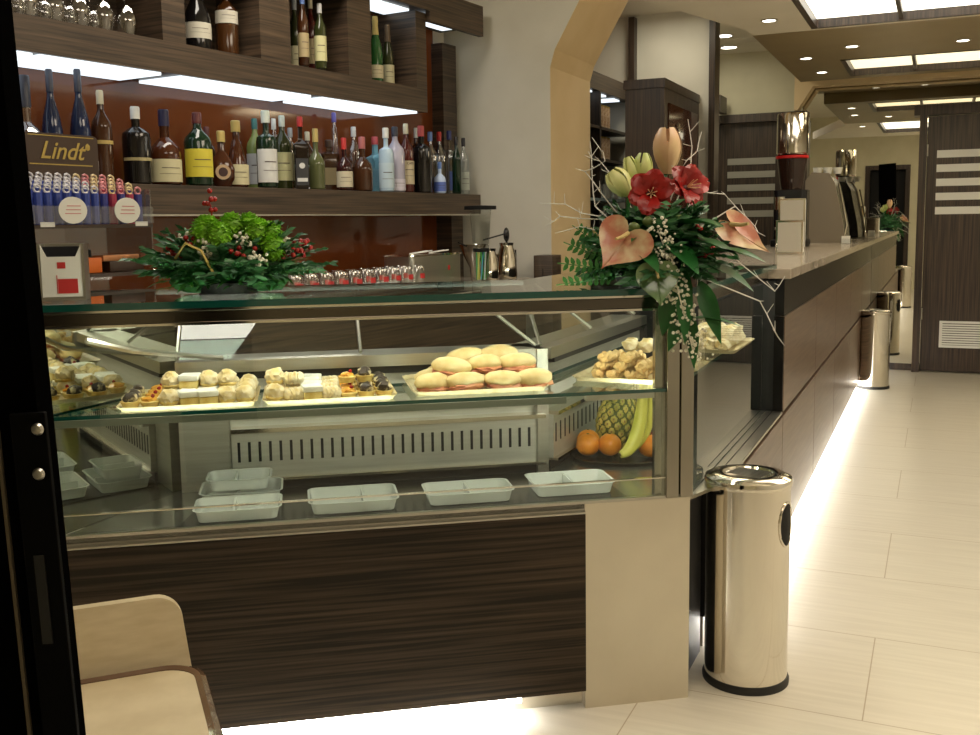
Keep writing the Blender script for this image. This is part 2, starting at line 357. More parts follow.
# steel base with front corner panel
m = MB(); m.box(-.31, 0, -.004, .03, 0, .598); m.build('corner_panel', steels, dcase, False)
m = MB(); m.prism([(-1.9, .03), (-.0, .031), run(0, .05, .05), (-.3, .38), (-1.5, .38)], 0, .56); m.build('base_body', steels, dcase, False)
m = MB(); m.box(-1.95, -.312, -.022, -.002, .06, .575, .002); m.build('front_panel', ebony, dcase, False)
m = MB(); m.use(steel).box(-1.95, -.312, -.024, -.0, .576, .581); m.build('edge_trim', None, dcase, False)
m = MB(); m.box(-1.9, -.5, -.018, .0, .045, .058); m.build('light_strip', ledf, dcase, False)
m = MB(); m.box(-1.9, -.31, 0, .029, .581, .598); m.box(-1.9, -.002, -.002, .012, .598, .606); m.build('sill', steel, dcase, False)
m = MB(); m.prism(FL, .585, .600); m.build('tray_floor', mat('case_floor_steel', (.30, .30, .27), .22, .8), dcase, False)
# side sill
m = MB(); q = [(.0, 0), wl(-.562, 2.95), wl(-.562, 4.14), wl(-.625, 4.14)]; m.prism(q, .588, .598); m.build('side_sill', steel, dcase, False)
m = MB(); m.prism([wl(-.66, 2.80), wl(-.66, 3.08), wl(-.9, 3.08), wl(-.9, 2.80)][::-1], 0, .58); m.build('plinth', dark, dcase, False)
# rear inside walls
def backwall(P, d, L, nrm):
    """panel faces: P start, d direction, nrm towards inside; returns matrix mapping x=along, y=out of wall away from viewer, z"""
    M_ = Matrix(((d[0], -nrm[0], 0, P[0]), (d[1], -nrm[1], 0, P[1]), (0, 0, 1, 0), (0, 0, 0, 1))); return M_
for nm, P, d, nrm, L in (('a', (-1.43, .40), (1, 0), (0, -1), 1.10), ('b', xin, D1, (D1[1], -D1[0]), SL-.25)):
    Mw = backwall(P, d, L, nrm)
    m = MB(); m.box(0, L, 0, .02, .60, .93, M=Mw)
    if nm == 'a': m.box(0, .145, -.012, 0, .60, .93, M=Mw)
    m.build('back_wall', inst, dcase, False)
    x0 = .15 if nm == 'a' else .02
    sp = MB(); sp.use(nmat('vent_panel_steel', (.52, .51, .45), (.58, .57, .51), 3, (2, 2, 40), .3, metal=.5)).box(x0, L, -.03, -.001, .632, .775, M=Mw).use(chrome).box(x0, L, -.048, 0, .775, .787, M=Mw).box(x0, L, -.045, 0, .628, .636, M=Mw)
    sp.use(dark).box(x0, L, -.02, -.001, .601, .628, M=Mw)
    n = 31
    for i in range(n if nm == 'a' else 26):
        xx = x0+.02+(L-x0-.04)*i/(n-1 if nm == 'a' else 25); sp.box(xx-.004, xx+.004, -.0315, -.0295, .685, .745, M=Mw)
    sp.build('vent_panel', None, dcase, False)
    g = MB(); g.use(steel).box(0, L, -.03, .12, .955, .99, M=Mw); g.use(dark).box(.1, L, -.005, .02, .93, .955, M=Mw); g.build('rear_ledge', None, dcase, False)  # black strip stands in for the shadow under the ledge overhang
    # sloping rear glass door
    g = MB(); g.use(pane)
    k0 = (L*.48)
    for (xa, xb) in ((0.0, k0), (k0+.02, L)):
        P_ = [Mw @ Vector(p) for p in ((xa, .02, .99), (xb, .02, .99), (xb, .26, 1.165), (xa, .26, 1.165))]; g._f([g.bm.verts.new(p) for p in P_])
    g.use(steel)
    g.tube([Mw @ Vector((0, .02, .995)), Mw @ Vector((0, .26, 1.165))], .006, 6).tube([Mw @ Vector((k0+.01, .02, .995)), Mw @ Vector((k0+.01, .26, 1.165))], .006, 6).tube([Mw @ Vector((L, .02, .995)), Mw @ Vector((L, .26, 1.165))], .006, 6)
    g.build('rear_door', None, dcase, False)
m = MB(); m.box(-.355, -.32, .36, .41, .60, .99); m.build('inner_post', steel, dcase, False)
# glass shelf
SH = [(-1.69, -.0), (-.055, -.0), run(-.055, .04, SL-.05), run(-.33, .30, SL-.3), (-.36, .30), (-1.49, .30)]
m = MB(); m.use(shelfg).prism(SH, .903, .913, sidemat=teal); m.build('glass_shelf', None, dcase, False)
MB().box(-1.69, -.36, -.001, .004, .884, .902).build('shelf_front_profile', mat('grey_green_profile', (.20, .24, .20), .3, .6), dcase, False)
MB().box(-1.58, -.37, .005, .014, .892, .899).build('shelf_fill_strip', mat('shelf_fill_front', (1, 1, 1), .4, emit=(1, .95, .82), es=20), dcase, False)  # added glow hidden behind the profile, brightens the lower case
fillg = mat('shelf_fill', (1, 1, 1), .4, emit=(1, .95, .82), es=75)
MB().box(-.29, -.07, .037, .046, .888, .900).build('shelf_fill_strip', fillg, dcase, False)  # added glow strip hidden by the support, lights up the fruit
m = MB(); m.box(-.30, -.06, .015, .035, .885, .902).box(-.08, -.056, .01, .04, .60, .902); m.build('shelf_support', steel, dcase, False)
# glazing
m = MB(); m.box(-1.75, -.075, -.004, .004, .66, 1.145); m.build('front_glass', pane, dcase, False)
m = MB(); m.box(-1.75, -.075, -.005, .005, .606, .658); m.build('lower_glass', pane, dcase, False)
m = MB(); m.box(-1.75, -.075, -.006, .006, .658, .661); m.build('glass_joint', chrome, dcase, False)
a_, b_ = run(0, 0, .09), run(0, 0, SL); 
m = MB(); q = [a_, b_, (b_[0]-.008, b_[1]+.0056), (a_[0]-.008, a_[1]+.0056)]; m.prism(q, .606, 1.125); m.build('side_glass', sideg, dcase, False)
# posts and rails
m = MB(); m.box(-.072, -.034, -.008, .03, .60, 1.15, .002).box(-.032, .006, -.012, .04, .60, 1.15, .002).box(-.10, -.073, .012, .034, .60, 1.15, .001); m.build('corner_post', mat('post_steel', (.36, .335, .28), .17, 1), dcase, False)
m = MB(); m.use(rails).box(-1.78, .0, -.012, .03, 1.140, 1.170, .002).use(chrome).box(-1.78, .0, -.014, .005, 1.134, 1.140).use(rails)
q = [(0, 0), b_, (b_[0]-.03, b_[1]+.021), (-.03, .021)]; m.prism(q, 1.135, 1.172)
m.use(chrome).box(-1.78, 0, -.006, .02, 1.170, 1.177); m.build('top_rail', None, dcase, False)
TG = [(-1.84, -.035), (.005, -.035), run(.035, .0, SL), run(-.48, .34, SL-.24), (-.36, .52), (-1.84, .52)]
m = MB(); m.use(topg).prism(TG, 1.178, 1.196, sidemat=teal); m.build('top_glass', None, dcase, False)
m = MB(); m.cyl((-1.55, .044, 1.150), (-.12, .044, 1.150), .010, 10)
p0 = run(-.045, .045, .12); p1 = run(-.045, .045, SL-.1); m.cyl((*p0, 1.148), (*p1, 1.148), .009, 10); m.build('light_tube', ledc, dcase)
# reflecting end panel at the left
m = MB(); m.prism([(-1.70, .008), (-1.43, .42), (-1.434, .422), (-1.704, .008)], .60, 1.13); m.build('mirror_end_panel', cmirror, dcase, False)
m = MB(); m.use(steel).tube([(-1.60, .03, 1.10), (-1.50, .10, 1.06), (-1.30, .40, .995)], .008, 6); m.build('support_rod', None, dcase)
m = MB(); m.box(-1.80, -1.76, .0, .40, .6, 1.17); m.build('end_post', steel, dcase, False)
# white inner partition seen through the side glass
# ================================================================== BAR COUNTER
cnt = thing('bar_counter', 'long dark wood bar counter with pale stone top and glowing plinth', 'counter', (-.56, 4.0, 0))
X0, Y0 = -.56, 4.0
def cb(x0, x1, y0, y1, z0, z1, mm, name, bev=0, flag=False):
    return MB().box(x0-X0, x1-X0, y0-Y0, y1-Y0, z0, z1, bev).build(name, mm, cnt, False)
cb(-1.18, -.60, 4.16, 9.69, .10, 1.13, dark, 'carcass')
cb(-.90, -.60, 3.12, 4.16, .10, .57, dark, 'carcass')
ys = [3.12, 4.15, 5.30, 6.35, 7.45, 8.55, 9.69]
for ya, yb in zip(ys, ys[1:]): cb(-.60, -.56, ya+.003, yb-.003, .055, .575, ebonyc, 'lower_panel', .002)
for ya, yb in zip(ys[1:], ys[2:]): cb(-.60, -.56, ya+.003, yb-.003, .595, .985, ebonyc, 'upper_panel', .002)
cb(-.602, -.60, 3.12, 9.69, .575, .60, blackm, 'groove')
blk = mat('black_glossy_glass', (.006, .0055, .005), .25, spec=.12)
cb(-.60, -.564, 4.15, 9.69, .988, 1.135, blk, 'black_glass_band')
cb(-.60, -.562, 4.135, 4.148, .60, .985, blk, 'end_trim')
cb(-1.20, -.54, 4.15, 9.69, 1.138, 1.178, stone, 'countertop', .003)
cb(-.598, -.575, 3.2, 9.6, .040, .053, ledf, 'light_strip')
cb(-1.1, -.66, 3.12, 9.69, 0, .10, mat('plinth_beige', (.5, .45, .38), .5), 'plinth')
cb(-1.19, -.60, 9.69, 9.70, .1, 1.13, blackm, 'end_panel')
# ================================================================== BACK BAR
rb = thing('back_bar_shelf', 'back bar with glossy red-orange panel and long dark wood bottle shelf', 'shelf unit', tuple(BA), BR)
MB().box(-2.2, 2.47, .281, .299, .9, 2.6).build('back_panel', redp, rb, False)
MB().box(-2.2, 2.54, .0, .28, 1.432, 1.55, .002).build('shelf', ebonyl, rb, False)
MB().box(-2.2, 2.53, -.003, .001, 1.424, 1.432).build('shelf_trim', steel, rb, False)
MB().box(2.47, 2.60, .17, .298, 1.0, 1.431).build('end_post', ebonyl, rb, False)
MB().box(2.45, 2.60, .20, .298, 1.551, 2.46).build('end_post', ebonyl, rb, False)
wt = thing('back_worktop', 'low back worktop behind the display case, holding glasses and utensils', 'worktop', tuple(BA), BR)
MB().box(-2.2, 2.48, -.38, .275, 1.02, 1.05).build('top', stone, wt, False)
MB().box(-2.2, 2.48, -.34, .275, 0, 1.02).build('body', ebonyl, wt, False)
uc = thing('wall_cabinet', 'dark wood wall cabinet with open cubbies and lit underside above the bottles', 'wall cabinet', tuple(BA), BR)
m = MB(); zc = 2.125
m.box(-2.2, 1.985, 0, .28, 1.995, 2.12)              # lower band
for ua, ub in ((.128, .247), (.68, .877), (1.299, 1.485), (1.887, 1.985), (-1.1, -.95)): m.box(ua, ub, 0, .28, 2.12, 2.53)
m.box(-2.2, 1.985, .265, .28, 2.12, 2.53)
m.build('carcass', ebonyl, uc, False)
m = MB(); m.box(-2.2, 2.55, -.03, .28, 2.54, 2.66); m.box(1.985, 2.55, -.03, .0, 2.485, 2.54); m.build('canopy', ebonyl, uc, False)
for ua, ub in ((-1.6, -.45), (-.42, .12), (.22, 1.02), (1.10, 1.90)):
    MB().box(ua, ub, .012, .262, 1.983, 1.994).build('light_panel', ledw, uc, False)
MB().box(2.02, 2.45, .03, .2, 2.528, 2.539).build('light_panel', ledw, uc, False)
MB().box(1.51, 1.87, .03, .2, 2.528, 2.539).build('light_panel', ledw, uc, False)
# ================================================================== BOTTLES
GL = dict(clear=glass('bottle_glass_clear', (.80, .86, .90), .16), darkblue=mat('bottle_glass_darkblue', (.010, .018, .055), .06), amber=mat('bottle_glass_amber', (.045, .015, .005), .08), black=mat('bottle_glass_black', (.006, .005, .005), .07),
          cognac=mat('bottle_cognac', (.055, .015, .005), .07), darkgreen=mat('bottle_darkgreen', (.006, .022, .010), .06), lime=mat('bottle_lime', (.22, .28, .08), .1), olive=mat('bottle_olive', (.030, .036, .010), .07),
          blackbrown=mat('bottle_blackbrown', (.014, .008, .005), .06), clearolive=mat('bottle_clear_olive', (.09, .10, .04), .06), amberdark=mat('bottle_amber_dark', (.05, .018, .006), .06), blackred=mat('bottle_black_red', (.03, .006, .006), .07),
          brownamber=mat('bottle_brown_amber', (.05, .018, .007), .07), greenc=mat('bottle_green_champagne', (.02, .09, .02), .07), aqua=mat('bottle_aqua', (.22, .48, .58), .05), palebl=mat('bottle_pale_blue', (.42, .56, .68), .05), clearv=mat('bottle_clear_violet', (.42, .40, .50), .05),
          redbrown=mat('bottle_redbrown', (.07, .008, .006), .06), whiteblue=mat('bottle_white_blue', (.55, .68, .95), .15), ambercog=mat('bottle_amber_cognac', (.05, .018, .005), .08))
CAPC = dict(dark=(.03, .035, .06), ivory=(.68, .63, .47), white=(.75, .75, .72), darkblue=(.02, .02, .07), maroon=(.10, .015, .015), gold=(.55, .42, .14), teal=(.03, .16, .16), pearl=(.60, .66, .60), gray=(.35, .38, .42), red=(.45, .02, .02),
            cream=(.7, .65, .5), darkbrown=(.06, .03, .02), violet=(.10, .08, .35), silver=(.6, .6, .6), pink=(.42, .12, .12), redpink=(.50, .07, .08), bluecap=(.12, .22, .55), navy=(.02, .03, .15), blackc=(.01, .01, .015), black=(.015, .015, .02), brownfoil=(.14, .09, .05))
LABS = dict(cream_low=(.04, .34, (.74, .68, .42)), yellow=(.12, .50, (.80, .68, .06)), white=(.07, .50, (.80, .80, .78)), yellowpale=(.12, .5, (.72, .68, .36)), tan=(.12, .45, (.48, .38, .20)), creamlab=(.06, .36, (.72, .65, .48)),
            darklabel=(.30, .34, (.5, .42, .2)), brownband=(.42, .46, (.55, .4, .12)), paleblue=(.06, .45, (.6, .75, .85)), aqualab=(.12, .42, (.3, .6, .72)), violetlow=(.03, .20, (.80, .76, .88)), tanlab=(.12, .46, (.70, .60, .40)),
            bluelab=(.06, .36, (.12, .2, .65)), whitelow=(.08, .4, (.65, .72, .65)), ivoryhi=(.15, .38, (.68, .64, .52)), cream_hi=(.44, .62, (.75, .70, .58)), creamsash=(.06, .26, (.75, .66, .42)), whiskey=(.05, .42, (.04, .04, .045)), round=(.1, .4, (.62, .42, .25)))
def bottle(u, n, z, h, r, kind, gl, cap, lab, desc, group):
    t = thing('bottle', desc, 'bottle', tuple(back(u, n, z)), BR-.5+.22*math.sin(u*37), group)
    rn = max(.0105, r*.30); seg = 20; sx = sy = 1; a0 = 0
    cl = h*.18
    P = dict(wine=[(r, 0.0), (r, .60), (r*.9, .66), (rn*1.3, .76), (rn, .80)], rhine=[(r, 0), (r, .45), (r*.8, .58), (rn*1.2, .74), (rn, .80)], port=[(r, 0), (r*1.02, .60), (r*.95, .66), (r*.6, .71), (rn, .74)],
             champ=[(r, 0), (r, .45), (r*.85, .56), (rn*1.4, .74), (rn*1.1, .85)], squat=[(r, 0), (r*1.03, .40), (r*.92, .50), (r*.55, .58), (rn, .63)], square=[(r, 0), (r, .55), (r*.9, .62), (rn*1.2, .68), (rn, .72)], squarel=[(r, 0), (r, .66), (r*.9, .72), (rn*1.2, .77), (rn, .80)],
             cone=[(r, 0), (r, .18), (r*.75, .45), (rn*1.4, .68), (rn, .72)], gin=[(r, 0), (r, .60), (r*.9, .66), (rn*1.2, .70), (rn, .74)], oval=[(r*.7, 0), (r, .14), (r*1.05, .32), (r*.7, .52), (rn, .64)], tall=[(r, 0), (r*.95, .5), (r*.7, .8), (rn*.9, .84)], round=[(r*.8, 0), (r*1.25, .14), (r*1.25, .34), (r*.8, .48), (rn, .56)])[kind]
    M = None
    if kind in ('square', 'squarel'): seg = 4; M = Matrix.Rotation(PI/4, 4, 'Z'); sq = 1.22
    else: sq = 1
    prof = [(0, .002), (P[0][0]*.85*sq, 0)]+[(a*(sq if a > rn*1.25 else 1), max(.006, b*h)) for a, b in P]+[(rn, h*.97), (0, h*.97)]
    dep = .55 if kind == 'oval' else 1
    b = MB(); b.lathe(prof, seg=seg, M=M, sy=dep)
    if seg == 4:
        es = [e for e in b.bm.edges if e.is_manifold and abs(e.verts[0].co.z-e.verts[1].co.z) > h*.3]; bmesh.ops.bevel(b.bm, geom=es, offset=r*.25, segments=3, affect='EDGES')
    b.build('glass_body', GL[gl], t)
    cz = {'wine': .85, 'rhine': .80, 'port': .84, 'champ': .72, 'squat': .78, 'square': .86, 'squarel': .86, 'cone': .83, 'gin': .84, 'oval': .80, 'tall': .88, 'round': .7}[kind]
    cw = rn*1.12 if kind not in ('cone', 'gin') else rn*1.4
    if kind == 'champ': cp = [(rn*1.75, h*cz), (rn*1.35, h*.86), (rn*1.5, h*.93), (rn*1.3, h), (0, h)]
    else: cp = [(cw*1.02, h*cz), (cw*1.02, h*.985), (cw*.85, h), (0, h)]
    MB().lathe(cp, seg=14).build('cap', mat('cap_'+cap, CAPC[cap], .35), t)
    if lab:
        z0, z1, c = LABS[lab]; lm = mat('label_'+lab, tuple(v*.8 for v in c), .5)
        q = MB()
        if lab == 'round': q.use(lm).lathe([(0, 0), (r*.62, 0), (r*.62, .002), (0, .002)], seg=18, M=Matrix.Translation((0, -r*.62, h*.26)) @ Matrix.Rotation(PI/2, 4, 'X')).use(mat('label_dark', (.05, .02, .02), .5)).lathe([(0, 0), (r*.38, 0), (r*.38, .001), (0, .001)], seg=18, M=Matrix.Translation((0, -r*.62-.002, h*.26)) @ Matrix.Rotation(PI/2, 4, 'X'))
        elif seg == 4: q.use(lm).box(-r*.72, r*.72, -r*.885, -r*.868, h*z0, h*z1)
        else: q.use(lm).lathe([(r*1.035, h*z0), (r*1.035, h*z1)], seg=14, a0=-PI*.98, a1=-PI*.02)
        if lab == 'whiskey':
            q.use(mat('label_white', (.8, .8, .78), .5)).lathe([(0, 0), (r*.34, 0), (r*.34, .001), (0, .001)], seg=16, M=Matrix.Translation((0, -r*.885, h*.32)) @ Matrix.Rotation(PI/2, 4, 'X')); q.box(-r*.6, r*.6, -r*.89, -r*.886, h*.10, h*.15)
        elif seg != 4 and lab != 'round' and z1-z0 > .15:
            q.use(mat('label_ink', (.08, .05, .05), .6)).lathe([(r*1.045, h*(z0*.4+z1*.6)), (r*1.045, h*(z0*.37+z1*.63))], seg=8, a0=-PI*.7, a1=-PI*.3).lathe([(r*1.045, h*(z0*.65+z1*.35)), (r*1.045, h*(z0*.635+z1*.365))], seg=8, a0=-PI*.75, a1=-PI*.25)
        q.build('paper_label', None, t)
    if lab == 'tanlab': text('lettering', 'CAM', .019, (0, -r*1.06, h*.42), (PI/2, 0, 0), mat('ink_black', (.02, .01, .01), .5), t, ext=.0002)
    return t
for b in [(-0.434, 0.095, 0.375, 0.0579, 'round', 'clear', 'dark', '', 'round-shouldered clear blue bottle with dark cap behind the chocolate sign'), (-0.316, 0.115, 0.412, 0.0373, 'rhine', 'darkblue', 'dark', '', 'tall slim dark blue bottle behind the middle of the chocolate sign'), (-0.202, 0.105, 0.425, 0.0382, 'rhine', 'darkblue', 'dark', '', 'tall slim dark blue bottle behind the right end of the chocolate sign'), (-0.114, 0.095, 0.355, 0.0389, 'wine', 'amber', 'ivory', 'brownband', 'amber bottle with ivory capsule standing just right of the chocolate sign'), (0.049, 0.095, 0.308, 0.0544, 'port', 'black', 'white', 'darklabel', 'black round-shouldered bottle with white capsule, small gold mark'), (0.193, 0.095, 0.309, 0.0623, 'squat', 'cognac', 'darkblue', 'cream_low', 'squat cognac bottle with dark blue neck and cream label'), (0.354, 0.075, 0.309, 0.0578, 'wine', 'darkgreen', 'maroon', 'yellow', 'dark green bottle with maroon capsule and large yellow label'), (0.52, 0.195, 0.269, 0.0359, 'wine', 'amber', 'maroon', '', 'thin maroon-capped bottle behind the yellow-labelled bottle'), (0.488, 0.075, 0.242, 0.0527, 'oval', 'cognac', 'gold', 'round', 'oval flask bottle with gold cap and round medallion label'), (0.599, 0.095, 0.296, 0.0495, 'cone', 'cognac', 'gold', 'cream_low', 'cone-shaped cognac bottle with broad gold cap and cream label'), (0.823, 0.195, 0.329, 0.0403, 'wine', 'lime', 'teal', 'white', 'pale bottle with teal cap and white label behind the white-labelled gin'), (0.749, 0.055, 0.35, 0.0461, 'gin', 'darkgreen', 'pearl', 'white', 'dark green square-shouldered bottle with silver cap and tall white label'), (0.996, 0.235, 0.345, 0.0319, 'wine', 'clear', 'white', '', 'clear bottle with white cap behind the green gin bottle'), (0.966, 0.155, 0.352, 0.0436, 'wine', 'olive', 'pearl', 'yellowpale', 'olive bottle with silver capsule and pale yellow label'), (1.067, 0.195, 0.304, 0.0297, 'wine', 'clear', 'gray', '', 'slim clear bottle with grey cap behind the black-labelled whiskey'), (0.982, 0.055, 0.342, 0.0408, 'square', 'blackbrown', 'red', 'whiskey', 'whiskey bottle with red cap and black and white label'), (1.17, 0.175, 0.291, 0.0377, 'wine', 'amber', 'cream', 'cream_low', 'amber bottle with cream label behind the red-capped whiskey'), (1.114, 0.075, 0.296, 0.0419, 'squat', 'clearolive', 'gold', '', 'squat olive glass bottle with cork-coloured stopper'), (1.333, 0.175, 0.261, 0.0568, 'squarel', 'amberdark', 'darkbrown', 'tan', 'square dark amber bottle with tan label'), (1.43, 0.215, 0.409, 0.0211, 'tall', 'clear', 'violet', '', 'very tall thin bottle with violet cap standing behind the others'), (1.307, 0.055, 0.263, 0.0406, 'squat', 'blackred', 'red', 'creamlab', 'short dark bottle with red cap and cream label'), (1.539, 0.175, 0.342, 0.04, 'wine', 'clear', 'silver', '', 'clear bottle with silver cap behind the short red-capped one'), (1.48, 0.075, 0.28, 0.0524, 'squat', 'brownamber', 'pink', '', 'rounded brown bottle with pinkish cap'), (1.763, 0.205, 0.306, 0.0554, 'square', 'aqua', 'redpink', 'aqualab', 'aqua square bottle with red cap'), (1.662, 0.055, 0.338, 0.0404, 'gin', 'palebl', 'white', 'paleblue', 'pale blue bottle with white cap beside the aqua one'), (1.772, 0.075, 0.353, 0.0521, 'wine', 'clearv', 'dark', 'violetlow', 'clear vodka bottle with dark cap and violet back label'), (1.875, 0.075, 0.377, 0.0418, 'wine', 'redbrown', 'ivory', 'tanlab', 'red-brown aperitif bottle with ivory cap and pale label'), (2.144, 0.195, 0.381, 0.0352, 'wine', 'amber', 'white', '', 'white-capped bottle half hidden behind the black bottle'), (2.007, 0.065, 0.375, 0.0568, 'port', 'black', 'redpink', '', 'wide black bottle with rosy red cap'), (2.202, 0.135, 0.359, 0.0412, 'wine', 'clear', 'bluecap', '', 'clear bottle with blue cap behind the white and blue one'), (2.162, 0.045, 0.18, 0.0348, 'squat', 'whiteblue', 'bluecap', 'bluelab', 'small white and blue bottle at the front'), (2.297, 0.135, 0.365, 0.0417, 'wine', 'clear', 'red', '', 'clear bottle with red cap near the right end'), (2.406, 0.135, 0.379, 0.0454, 'square', 'clear', 'navy', 'bluelab', 'clear square bottle with navy cap and blue label'), (2.36, 0.055, 0.336, 0.0269, 'wine', 'darkgreen', 'blackc', '', 'small dark green bottle with black cap second from the shelf end'), (2.533, 0.115, 0.344, 0.0338, 'wine', 'clear', 'blackc', 'whitelow', 'clear bottle with black cap, last on the shelf')]: bottle(b[0], b[1], 1.552, b[2], b[3], *b[4:], 'bottles on the back bar shelf')
for b in [(0.426, 0.12, 2.132, 0.288, 0.0559, 'champ', 'black', 'black', 'ivoryhi', 'black champagne bottle with pale oval label in the second cubby'), (0.597, 0.12, 2.132, 0.303, 0.0489, 'wine', 'ambercog', 'ivory', 'cream_hi', 'cognac bottle with high ivory label in the second cubby'), (1.103, 0.17, 2.132, 0.338, 0.0269, 'wine', 'olive', 'gray', 'cream_low', 'left bottle with grey cap in the third cubby'), (1.023, 0.05, 2.132, 0.337, 0.0262, 'wine', 'amber', 'bluecap', 'tan', 'amber bottle with blue cap in the third cubby'), (1.221, 0.17, 2.132, 0.368, 0.0274, 'wine', 'redbrown', 'ivory', 'tan', 'red-brown bottle with ivory cap in the third cubby'), (1.147, 0.05, 2.132, 0.312, 0.0292, 'wine', 'olive', 'silver', 'yellowpale', 'olive bottle with yellow label at the right of the third cubby'), (1.655, 0.1, 2.128, 0.343, 0.0372, 'champ', 'greenc', 'gold', 'creamsash', 'green sparkling wine bottle with gold foil in the fourth cubby'), (1.803, 0.13, 2.128, 0.327, 0.0327, 'champ', 'olive', 'brownfoil', 'cream_low', 'olive sparkling wine bottle with bronze foil in the fourth cubby')]: bottle(b[0], b[1], b[2], b[3], b[4], *b[5:], 'bottles in the wall cabinet cubbies')
tb = MB(); tb.use(white).lathe([(0, 0), (.018, 0), (.019, .08), (.01, .1), (.008, .12), (0, .12)], seg=14); o = tb.build('bottle', None); o.location = back(-.195, .05, 1.552); tag(o, 'small white bottle peeking out right of the chocolate sign', 'bottle', 'bottles on the back bar shelf')
# stem glasses in the first cubby
gg = glass('drinking_glass', (.93, .94, .95), .22, gcol=(1, 1, 1))
def stem_glass(loc, rz, lab, grp, s=1):
    m = MB(); m.lathe([(.036*s, 0), (.044*s, .03*s), (.047*s, .06*s), (.036*s, .10*s), (.012*s, .125*s), (.004, .135*s), (.0035, .205*s), (.010, .212*s), (.034*s, .216*s), (0, .219*s)], seg=20)
    o = m.build('stem_glass', gg); o.location = loc; tag(o, lab, 'glass', grp); return o
for i in range(9):
    stem_glass(back(-.86+i*.107, .06, 2.122), 0, 'clear stem glass standing in the leftmost cubby of the wall cabinet', 'stem glasses in the first cubby')
for i in range(8):
    stem_glass(back(-.81+i*.107, .19, 2.122), 0, 'clear stem glass standing in the leftmost cubby of the wall cabinet', 'stem glasses in the first cubby')
# ================================================================== ITEMS ON THE BACK WORKTOP
WZ = 1.052
def tumbler(u, n, z, h, r, lab, grp, body=None):
    m = MB(); m.lathe([(r*.8, .0), (r*.8, .006), (r, h), (r*.93, h-.001), (r*.72, .01), (0, .008), (0, 0), (r*.8, 0)], seg=16); o = m.build('tumbler', body or gg); o.location = back(u, n, z); tag(o, lab, 'glass', grp)
# small saucers with cups: white and red packets row
ctray = thing('glass_rack', 'low pale tray holding rows of upturned small glasses behind the case', 'tray', tuple(back(1.02, -.2, WZ)), BR)
MB().box(-.52, .52, -.09, .12, 0, .02, .003).build('tray_base', white, ctray)
MB().box(-.52, .52, .11, .12, .02, .035).build('tray_rim', white, ctray)
redb = mat('red_print', (.5, .03, .03), .4)
for i in range(10):
    for j in range(2):
        u = .56+i*.103; n = -.25+j*.105; t = thing('small_glass', 'small upturned clear glass with red print in the rack behind the case', 'glass', tuple(back(u, n, WZ+.0205)), BR, 'small glasses in the rack')
        MB().lathe([(.044, 0), (.038, .085), (.033, .095), (0, .093)], seg=18).build('glass_body', gg, t)
        MB().lathe([(.0435, .03), (.042, .055)], seg=8, a0=-PI*.66, a1=-PI*.34).build('red_mark', redb, t)
tumbler(.70, .02, WZ, .17, .045, 'tall clear glass with red sachets beside the evergreen arrangement', None)
m = MB(); m.use(redb).box(-.02, .02, -.004, .004, .03, .13).use(white).box(-.03, .0, .006, .012, .03, .14)
o = m.build('sugar_sachets', None); o.location = back(.70, .02, WZ+.0); o.rotation_euler = (0, 0, BR); tag(o, 'red and white sachets standing in the tall clear glass', 'sachets')
# steel utensil bin with label
t = thing('steel_container', 'rectangular brushed steel container with small red badge, filled with white straws', 'container', tuple(back(1.81, -.07, WZ)), BR)
MB().prism(rpoly(-.24, .24, -.10, .10, .03), 0, .155).build('container_body', steel, t)
MB().prism(rpoly(-.245, .245, -.105, .105, .03), .155, .165).build('rim', chrome, t)
MB().lathe([(0, 0), (.012, 0), (.012, .002), (0, .002)], seg=14, M=Matrix.Translation((.10, -.101, .085)) @ Matrix.Rotation(PI/2, 4, 'X') @ Matrix.Diagonal((.8, 1.3, 1, 1))).build('badge', redb, t)
for i in range(7):
    m = MB(); m.cyl((0, 0, 0), (.16, .01*(i % 3), .008), .004, 8); o = m.build('white_straw', white); o.location = back(1.60+.045*i, -.13+.02*(i % 4), WZ+.1695); o.rotation_euler = (0, 0, BR); tag(o, 'white straw lying on top of the steel container', 'straw', 'white straws on the steel container')
# tall mixing glass with straws
t = thing('mixing_glass', 'tall fluted clear glass dispenser with dark lid and coloured straws', 'glass', tuple(back(2.075, -.28, WZ)), BR)
MB().lathe([(.04, 0), (.04, .16), (.045, .18), (.062, .40), (.06, .40), (.042, .18), (.035, .01), (0, .01), (0, 0), (.04, 0)], seg=10).build('glass_body', glass('mixing_glass_clear', (.93, .95, .95), .06), t, ang=20)
MB().lathe([(0, .40), (.09, .40), (.09, .42), (0, .425)], seg=20).build('lid', blackm, t)
MB().lathe([(.043, .165), (.046, .165), (.046, .185), (.043, .185)], seg=16).build('collar', blackm, t)
for i, c in enumerate(((.1, .5, .1), (.75, .65, .1), (.12, .55, .2), (.8, .75, .2), (.1, .4, .5), (.7, .7, .7), (.1, .5, .15))):
    MB().cyl((.024*math.cos(i*.9), .024*math.sin(i*.9), .011), (.026*math.cos(i*.9+.6), .026*math.sin(i*.9+.6), .163), .0045, 6).build('straw', mat('straw_%d' % i, c, .4), t)
